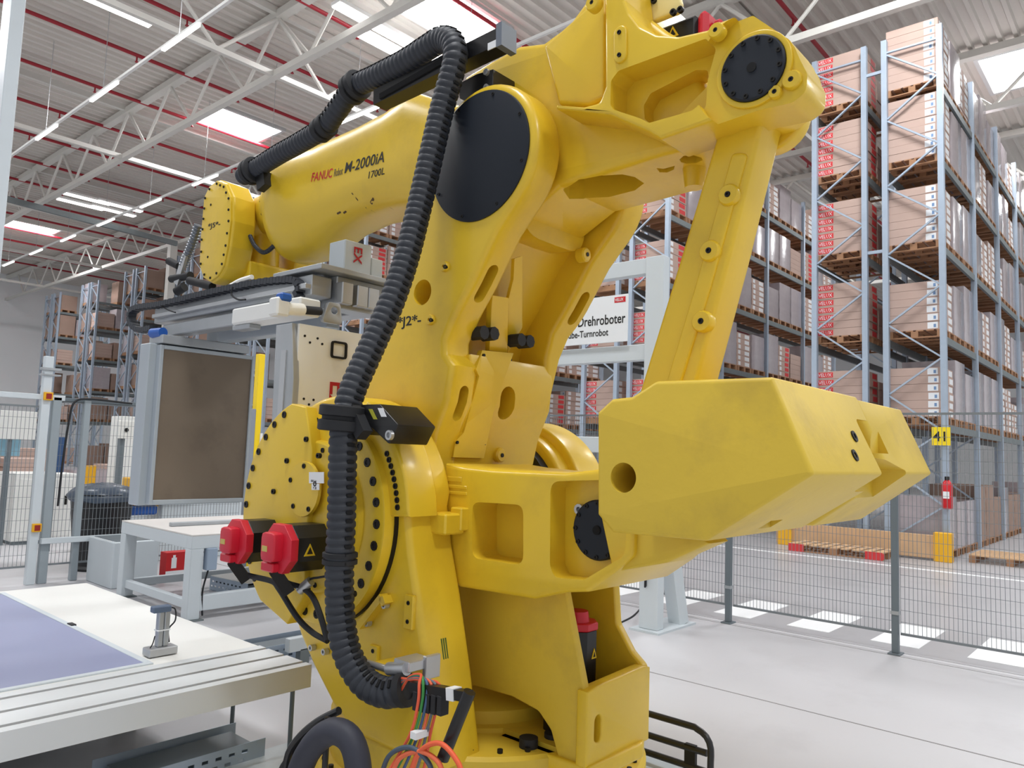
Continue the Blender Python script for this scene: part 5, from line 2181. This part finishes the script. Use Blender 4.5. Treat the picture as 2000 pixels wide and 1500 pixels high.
MB().box((-0.42, 0.02, 0.62), (-0.05, 0.12, 0.74), None, 0.02).build('blue_plug', BLUE, t)
MB().box((-0.36, -0.05, 0.78), (0.4, 0.3, 0.8)).build('shelf', GALVD, t)
# floor frame, cable trays
t = thing('floor_frame', 'low grey steel frame on the floor between table end and bench', 'frame', (3.3, 5.0, 0))
MB().box((0, 0, 0.1), (1.7, 0.06, 0.2), None, 0.004).build('rail', LGREY, t)
for x in (0.1, 1.2):
    MB().box((x, 0.0, 0), (x + 0.08, 0.06, 0.11)).build('foot', GALVD, t)


def tray(label, p, q, h=0.1, w_=0.3):
    p, q = Vector(p), Vector(q)
    t = thing('cable_tray', label, 'cable tray', p, 'perforated cable trays on the floor')
    d = (q - p)
    L = d.length
    t.rotation_euler = (0, 0, atan2(d.y, d.x))
    holes = []
    n_ = int(L / 0.07)
    for r in range(2):
        for k in range(n_ - 1):
            x = 0.035 + k * 0.07 + (0.02 if r else 0)
            z = h * (0.34 + 0.34 * r)
            holes.append([(x - 0.016, z - 0.008), (x + 0.016, z - 0.008), (x + 0.016, z + 0.008), (x - 0.016, z + 0.008)])
    mb = MB()
    mb.prism([[(0, 0), (L, 0), (L, h), (0, h)]] + holes, 0, 0.004, 0, 'y')
    mb.build('side_wall', GALV, t, 0)
    mb = MB()
    mb.prism([[(0, 0), (L, 0), (L, h), (0, h)]], w_, w_ + 0.004, 0, 'y')
    mb.build('side_wall', GALV, t, 0)
    MB().box((0, 0, 0), (L, w_, 0.004)).build('tray_bottom', GALV, t, 0)
    MB().box((0.05, 0.04, h * 0.5), (L - 0.05, w_ - 0.04, h * 0.8)).build('cable_bundle', DGREY, t, 0)
    return t


pa_, pb_ = atz(400, 1506), atz(517, 1482)
tray('galvanised cable tray on the floor under the process table corner', (1.55, 3.62, 0), (2.28, 3.62, 0), 0.12, 0.3)
ta, tb2 = atz(409, 1152), atz(482, 1169)
tr2 = tray('galvanised cable tray with pale lid on the floor under the steel bench', ta, ta + (tb2 - ta) * 1.0, 0.15, 0.3)
MB().box((0, 0.005, 0.15), ((tb2 - ta).length, 0.30, 0.156)).build('tray_lid', WHITEP, tr2, 0)
tray('galvanised cable tray on the floor between table end and robot', (2.75, 5.15, 0.0), (4.6, 5.15, 0), 0.13, 0.3)
# black waste bin with bag
t = thing('waste_bin', 'tall black plastic bin with a grey bag behind the mesh fence', 'bin', (3.92, 10.25, 0))
MB().lathe((0, 0, 0), (0, 0, 1), [(0.0, 0.30), (0.03, 0.31), (0.06, 0.28), (0.9, 0.36), (0.93, 0.38), (0.93, 0.34)], 28).build('bin_body', mat('bin_black', srgb(28, 29, 32), 0.5), t)
mb = MB()
R_ = []
random.seed(3)
for k, (z, r) in enumerate(((0.84, 0.385), (0.90, 0.40), (0.97, 0.36), (1.02, 0.28), (1.05, 0.12))):
    R_.append([Vector(((r + random.uniform(-.025, .025)) * cos(2 * pi * j / 18), (r + random.uniform(-.025, .025)) * sin(2 * pi * j / 18), z + random.uniform(-.015, .015))) for j in range(18)])
mb.rings(R_)
mb.build('bin_bag', mat('bag_film_grey', srgb(72, 84, 100), 0.3), t, 60)

# ================================================================== fences
def fence_panel(root, p, q, z0, z1, dv=0.032, dh=0.10, r=0.0020, m=WIRE, frame=True):
    p, q = Vector(p), Vector(q)
    d = q - p
    L = d.length
    d.normalize()
    mb = MB()
    n_ = int(L / dv)
    for k in range(n_ + 1):
        a = p + d * (L * k / n_)
        mb.bar((a.x, a.y, z0), (a.x, a.y, z1), r * 2, r * 2)
    n_ = int((z1 - z0) / dh)
    for k in range(n_ + 1):
        z = z0 + (z1 - z0) * k / n_
        a, b = p + Vector((0, 0, z)), q + Vector((0, 0, z))
        mb.bar(a, b, r * 1.6, r * 1.8)
    o = tpart(root, 'wire_mesh', m, mb, None, 0)
    o['kind'] = 'stuff'
    if frame:
        for z in (z0, z1):
            mb = MB()
            mb.bar(p + Vector((0, 0, z)), q + Vector((0, 0, z)), 0.02, 0.02)
            tpart(root, 'mesh_rail', m, mb, None, 0)
    return o


def fence_post(root, x, y, h, s=0.055, m=DGREY):
    mb = MB()
    mb.box((x - s / 2, y - s / 2, 0.012), (x + s / 2, y + s / 2, h), None, 0.004)
    o = tpart(root, 'post', m, mb)
    mb = MB()
    mb.box((x - 0.07, y - 0.05, 0), (x + 0.07, y + 0.05, 0.012))
    tpart(root, 'foot_plate', m, mb)
    mb = MB()
    mb.box((x - s / 2 - 0.006, y - s / 2 - 0.006, 0.34), (x + s / 2 + 0.004, y + s / 2 + 0.006, 0.37))
    tpart(root, 'clamp', ALU, mb)
    return o


FXX = 7.38
fr = thing('mesh_fence', 'dark grey wire mesh safety fence along the lane beside the robot cell', 'fence', (FXX, 2.0, 0))
py_ = [-1.2, 0.36, 1.92, 3.475, 5.03, 6.6, 8.15]
for y in py_:
    fence_post(fr, FXX, y, 2.15)
for a, b in zip(py_, py_[1:]):
    fence_panel(fr, (FXX + 0.05, a + 0.03, 0), (FXX + 0.05, b - 0.03, 0), 0.17, 2.1, 0.034, 0.10, 0.0018)
# cell fence with sliding door posts at the far side
LYF = 9.54
lf = thing('door_fence', 'pale grey fence door frame with wire mesh beyond the process table', 'fence', (3.0, LYF, 0))
mb = MB()
mb.box((2.91, LYF - 0.04, 0), (3.0, LYF + 0.04, 2.52), None, 0.006)
tpart(lf, 'door_post', LGREY, mb)
mb = MB()
mb.box((3.03, LYF - 0.03, 0), (3.12, LYF + 0.05, 2.07), None, 0.006)
tpart(lf, 'post', mat('fence_grey_mid', srgb(150, 160, 166), 0.45), mb)
mb = MB()
mb.box((3.36, LYF - 0.03, 0), (3.43, LYF + 0.05, 2.05), None, 0.006)
tpart(lf, 'post', mat('fence_grey_mid', srgb(150, 160, 166), 0.45), mb)
mb = MB()
mb.box((1.2, LYF - 0.03, 2.03), (3.15, LYF + 0.03, 2.09), None, 0.004)
tpart(lf, 'top_rail', LGREY, mb)
mb = MB()
mb.box((3.12, LYF, 2.03), (5.4, LYF + 0.05, 2.07), None, 0.004)
tpart(lf, 'top_rail', DGREY, mb)
mb = MB()
mb.box((3.02, LYF - 0.08, 0.44), (3.98, LYF - 0.02, 0.50), None, 0.004)
tpart(lf, 'bumper_rail', LGREY, mb)
for z in (2.36,):
    mb = MB()
    mb.box((2.88, LYF - 0.06, z), (3.08, LYF + 0.02, z + 0.03), None, 0.004)
    mb.box((2.88, LYF - 0.06, z - 0.06), (3.08, LYF + 0.02, z - 0.04), None, 0.004)
    tpart(lf, 'guide_plate', ALU, mb)
for z in (2.07, 0.62):
    mb = MB()
    mb.box((2.92, LYF - 0.075, z - 0.045), (3.01, LYF - 0.04, z + 0.045), None, 0.004)
    tpart(lf, 'reflector_bracket', OR, mb)
    mb = MB()
    mb.box((2.94, LYF - 0.08, z - 0.03), (2.995, LYF - 0.07, z + 0.03))
    tpart(lf, 'reflector', mat('reflector_red', srgb(150, 36, 30), 0.3), mb)
mb = MB()
mb.tube(spline([(3.16, LYF - 0.05, 0.85), (3.17, LYF - 0.05, 1.3), (3.2, LYF - 0.05, 1.8), (3.24, LYF - 0.05, 2.02), (3.4, LYF - 0.05, 2.07), (3.9, LYF - 0.05, 2.05)], 0.03), 0.012, 8)
tpart(lf, 'fence_cable', RUB, mb)
fence_panel(lf, (1.2, LYF, 0), (2.9, LYF, 0), 0.2, 1.95, 0.04, 0.12, 0.0020, WIRE)
fence_panel(lf, (3.12, LYF + 0.02, 0), (5.4, LYF + 0.02, 0), 0.2, 2.02, 0.04, 0.12, 0.0020, WIRE)

# ================================================================== portal with hanging sign
sg = thing('sign_portal', 'pale grey square tube portal frame carrying the white sign', 'frame', (6.5, 3.8, 0))
for y in (3.72, 6.3):
    mb = MB()
    mb.box((6.40, y - 0.0, 0.02), (6.52, y + 0.20, 3.60), None, 0.006)
    tpart(sg, 'post', LGREY, mb)
    mb = MB()
    mb.bar((6.9, y + 0.05, 0.02), (6.55, y + 0.10, 1.6), 0.14, 0.14)
    tpart(sg, 'brace_leg', LGREY, mb)
    mb = MB()
    mb.box((6.33, y - 0.06, 0), (7.05, y + 0.26, 0.02))
    tpart(sg, 'foot_plate', LGREY, mb)
for z, h_ in ((3.44, 0.16), (2.58, 0.16), (1.66, 0.16)):
    mb = MB()
    mb.box((6.42, 3.92, z), (6.52, 6.3, z + h_), None, 0.006)
    tpart(sg, 'cross_bar', LGREY, mb)
sn = thing('hanging_sign', 'white sign board with black lettering hung on the portal frame', 'sign', (6.36, 4.09, 2.77))
MB().box((0, 0, 0), (0.012, 1.33, 0.48), None, 0.003).build('board', mat('sign_white', srgb(236, 240, 244), 0.4), sn)
o = text('sign_text', 'Cube-Drehroboter', 0.143, (-0.002, 0.89, 0.19), FACE_X, INK, sn, 0.0005)
o['fit'] = 0.86
o = text('sign_text', 'Cube-Turnrobot', 0.100, (-0.002, 0.79, 0.075), FACE_X, INK, sn, 0.0005)
o['fit'] = 0.56
MB().box((-0.003, 0.03, 0.40), (0.0, 0.16, 0.455)).build('logo_block', mat('logo_red', srgb(206, 26, 36), 0.5), sn, 0)
text('logo_text', 'VELUX', 0.042, (-0.0042, 0.152, 0.413), FACE_X, LABW, sn, 0.0003, sx=0.78)

# ================================================================== smaller things around the cell
yp = aty(510, 692, 8.75)
t = thing('light_curtain_post', 'tall yellow safety light curtain post behind the plywood jaw', 'post', (yp.x, 8.75, 0))
MB().box((-0.045, -0.04, 0.0), (0.04, 0.05, yp.z), None, 0.006).build('yellow_profile', mat('curtain_yellow', srgb(250, 214, 24), 0.4), t)
MB().box((-0.12, -0.06, 0.0), (-0.05, 0.03, yp.z - 0.7), None, 0.006).build('grey_profile', mat('curtain_grey', srgb(140, 146, 156), 0.45), t)
MB().box((-0.15, -0.1, 0), (0.1, 0.1, 0.015)).build('foot_plate', DGREY, t)
MB().box((0.03, -0.06, yp.z - 1.35), (0.06, 0.02, yp.z - 1.0)).build('info_label', LABW, t)
# black tube guards around the robot base
def guard(label, paths, r=0.02):
    t = thing('hose_guard', label, 'guard rail', (paths[0][0][0], paths[0][0][1], 0))
    for P in paths:
        mb = MB()
        mb.tube(spline(P, 0.03) if len(P) > 2 else P, r, 10)
        tpart(t, 'guard_tube', mat('guard_black', srgb(36, 36, 38), 0.35), mb)
    return t


gx = 3.68
z1 = atx(1370, 1424, gx).z
g = guard('black bent tube guard beside the robot base, on the lane side', [
    [(gx, 2.75, z1), (gx, 1.98, z1), (gx, 1.90, z1 - 0.005), (gx, 1.845, z1 - 0.03), (gx, 1.82, z1 - 0.08), (gx, 1.82, z1 - 0.16), (gx, 1.82, 0.03)],
    [(gx, 2.75, z1 - 0.11), (gx, 1.84, z1 - 0.11)],
    [(gx, 2.75, z1 - 0.20), (gx, 1.84, z1 - 0.20)]], 0.017)
mb = MB()
mb.box((gx - 0.012, 1.90, 0.03), (gx + 0.012, 1.96, z1 - 0.09))
tpart(g, 'guard_foot', BOLT, mb)
gl = [atx(662, 1388, 1.9), atx(620, 1410, 1.88), atx(585, 1440, 1.86), atx(563, 1475, 1.84), atx(556, 1530, 1.83)]
g = guard('black bent tube guard before the robot base, on the table side', [gl, [p + Vector((0.0, 0.05, -0.09)) for p in gl]], 0.016)
for px, py in ((596, 1432), (640, 1400)):
    mb = MB()
    a = atx(px, py, 1.87)
    mb.cyl(a, (a.x, a.y, 0.03), 0.012, 8)
    tpart(g, 'guard_upright', mat('guard_black', srgb(36, 36, 38), 0.35), mb)
t = thing('sleeved_hose', 'thick dark sleeved hose bundle arching out at the robot base', 'hose', (1.9, 2.5, 0))
pts = [atx(575, 1560, 1.82), atx(588, 1500, 1.83), atx(612, 1455, 1.84), atx(648, 1428, 1.85), atx(680, 1440, 1.86), atx(697, 1480, 1.87), atx(704, 1560, 1.88)]
mb = MB()
mb.tube(spline(pts, 0.02), 0.05, 14)
tpart(t, 'hose_sleeve', mat('sleeve_slate', srgb(52, 54, 66), 0.6, var=0.1, scale=20), mb, None, 60)
for k, (px, c) in enumerate(((762, srgb(232, 110, 70)), (742, srgb(70, 84, 100)), (800, srgb(236, 100, 60)))):
    pts = [atx(px, 1520, 1.9), atx(px + 20, 1480 - k * 6, 1.9), atx(px + 60, 1468 - k * 8, 1.9), atx(px + 95, 1490, 1.9), atx(px + 105, 1530, 1.9)]
    mb = MB()
    mb.tube(spline(pts, 0.012), 0.009, 8)
    tpart(t, 'looped_cable', mat('loop_jacket_%d' % k, c, 0.5), mb, None, 60)
# lane side small steel bolt on the plate
MB().cyl((3.85, 2.03, 0.03), (3.85, 2.03, 0.06), 0.02, 6).cyl((3.85, 2.03, 0.06), (3.85, 2.03, 0.085), 0.01, 6).build('anchor_bolt', STEEL, robot).location = (-XC, -J1Y, 0)
# thin black cable on the floor by the portal
t = MB().tube(spline([atz(1212, 1217), atz(1235, 1205), atz(1250, 1190), atz(1258, 1170, 0.06), atx(1260, 1150, 6.45), atx(1262, 1100, 6.45)], 0.03), 0.012, 8).build('floor_cable', RUB)
tag(t, 'thin black cable curling from the floor to the portal post', 'cable')

# ---- goods and machines seen through the door fence
def cabinet(label, loc, sx, sy, sz, m=WHITEP, extra=None):
    t = thing('machine_cabinet', label, 'cabinet', loc)
    MB().box((0, 0, 0.05), (sx, sy, sz), None, 0.01).build('body', m, t)
    MB().box((0.03, 0.03, 0), (sx - 0.03, sy - 0.03, 0.05)).build('plinth', DGREY, t)
    MB().box((sx * .08, -0.012, 0.1), (sx * .92, 0.0, sz - 0.08), None, 0.004).build('door', m, t)
    MB().box((sx * .8, -0.03, sz * .55), (sx * .84, -0.012, sz * .68), None, 0.003).build('handle', BOLT, t)
    return t


a = atz(78, 1062)
cabinet('white machine cabinet with a black top behind the fence door', (a.x - 0.4, a.y, 0), 0.85, 0.8, 1.05)
a = aty(262, 1000, 13.5)
cabinet('tall white cabinet with blue stripes behind the black bin', (a.x - 0.3, 13.5, 0), 0.5, 0.5, 2.0)
a = aty(238, 850, 12.0)
t = thing('control_box', 'white control box with indicator on a grey pole behind the fence', 'control box', (a.x, 12.0, 0))
MB().box((-0.04, -0.03, 0), (0.04, 0.05, a.z), None, 0.004).build('pole', DGREY, t)
MB().box((-0.1, -0.12, a.z - 0.05), (0.12, -0.03, a.z + 0.22), None, 0.008).build('box', WHITEP, t)
MB().cyl((0.01, -0.12, a.z + 0.08), (0.01, -0.14, a.z + 0.08), 0.03, 12).build('knob', BOLT, t)
for (px, py, yy, w_, h_, m_, lab, nm) in ((25, 830, 13.0, 0.62, 0.42, WHITEP, 'white sheet board fixed behind the fence door', 'notice_board'), (18, 868, 13.3, 0.3, 0.35, mat('board_blue', srgb(140, 186, 206), 0.5), 'pale blue board below the white sheet board', 'notice_board'),
                                          (112, 888, 12.0, 0.2, 0.5, mat('box_navy', srgb(52, 84, 128), 0.5), 'navy switch box behind the grey fence post', 'switch_box'), (176, 940, 14.5, 0.18, 0.55, OR, 'orange upright panel behind the fence mesh', 'orange_panel')):
    a = aty(px, py, yy)
    t = thing(nm, lab, 'board' if 'board' in nm else ('box' if 'box' in nm else 'panel'), (a.x, yy, 0))
    MB().box((-w_ / 2, 0, a.z - h_ / 2), (w_ / 2, 0.05, a.z + h_ / 2), None, 0.004).build('panel', m_, t)
    MB().box((-0.025, 0.05, 0), (0.025, 0.1, a.z + h_ / 2)).build('stand', DGREY, t)
# low pallets with cartons on the floor behind the fence
fg = [(2.2, 15.6, 'plain', 6), (3.2, 15.6, 'label', 8), (4.3, 15.6, 'plain', 7), (5.4, 15.6, 'wrap', 0), (2.6, 17.4, 'brown', 0), (4.8, 17.6, 'plain', 8), (6.6, 17.0, 'plain', 6), (6.6, 13.2, 'plain', 8), (7.7, 13.2, 'plain', 7)]
for i, (x, y, kd, nb_) in enumerate(fg):
    load(kd, (x, y, 0), 'floor pallet with %s standing behind the cell fence, %s of its kind' % ({'plain': 'flat brown cartons', 'label': 'labelled brown cartons', 'wrap': 'film-wrapped goods', 'brown': 'one large brown carton'}[kd], ORD[sum(1 for q in fg[:i] if q[2] == kd)]), 'floor pallets behind the cell fence', nb_)

# ================================================================== lettering becomes mesh, draped where the surface is curved
from mathutils.bvhtree import BVHTree
dg = bpy.context.evaluated_depsgraph_get()
bv = BVHTree.FromPolygons([v.co for v in ua.data.vertices], [p.vertices for p in ua.data.polygons])
for o in [o for o in bpy.data.objects if o.type == 'FONT']:
    me = bpy.data.meshes.new_from_object(o.evaluated_get(dg))
    ob = link(o.name + '_', me, o.parent)
    ob.location, ob.rotation_euler, ob.scale = o.location, o.rotation_euler, o.scale
    nm = o.name
    if o.get('fit'):
        wd = max(v.co.x for v in me.vertices) - min(v.co.x for v in me.vertices)
        o.scale = (o['fit'] / wd, 1, 1)
        ob.scale = o.scale
    M = Matrix.LocRotScale(o.location, o.rotation_euler, o.scale)
    if nm.startswith('arm_lettering'):
        flat = [M @ v.co for v in me.vertices]
        hits = []
        for p in flat:
            h = bv.ray_cast(Vector((1.5, p.y, p.z)), Vector((1, 0, 0)))
            hits.append(h[0].x if h[0] else 2.67)
        for v, p, hx in zip(me.vertices, flat, hits):
            v.co = Vector((hx - 0.002, p.y, p.z))
        ob.location, ob.rotation_euler, ob.scale = (0, 0, 0), (0, 0, 0), (1, 1, 1)
    bpy.data.objects.remove(o)
    ob.name = nm
for (px, py, qx, qy, r_) in SCUFFS:
    a, b = atx(px, py, 2.67), atx(qx, qy, 2.67)
    vs = []
    for y, z in stadium((a.y, a.z), (b.y, b.z), r_, 4):
        h = bv.ray_cast(Vector((1.5, y, z)), Vector((1, 0, 0)))
        if h[0]:
            vs.append((h[0].x - 0.0015, y, z))
    if len(vs) > 3:
        mb = MB()
        mb.add(vs, [tuple(range(len(vs)))])
        part('paint_scuff', mat('scuffed_primer', srgb(92, 70, 40), 0.7), mb, ua)
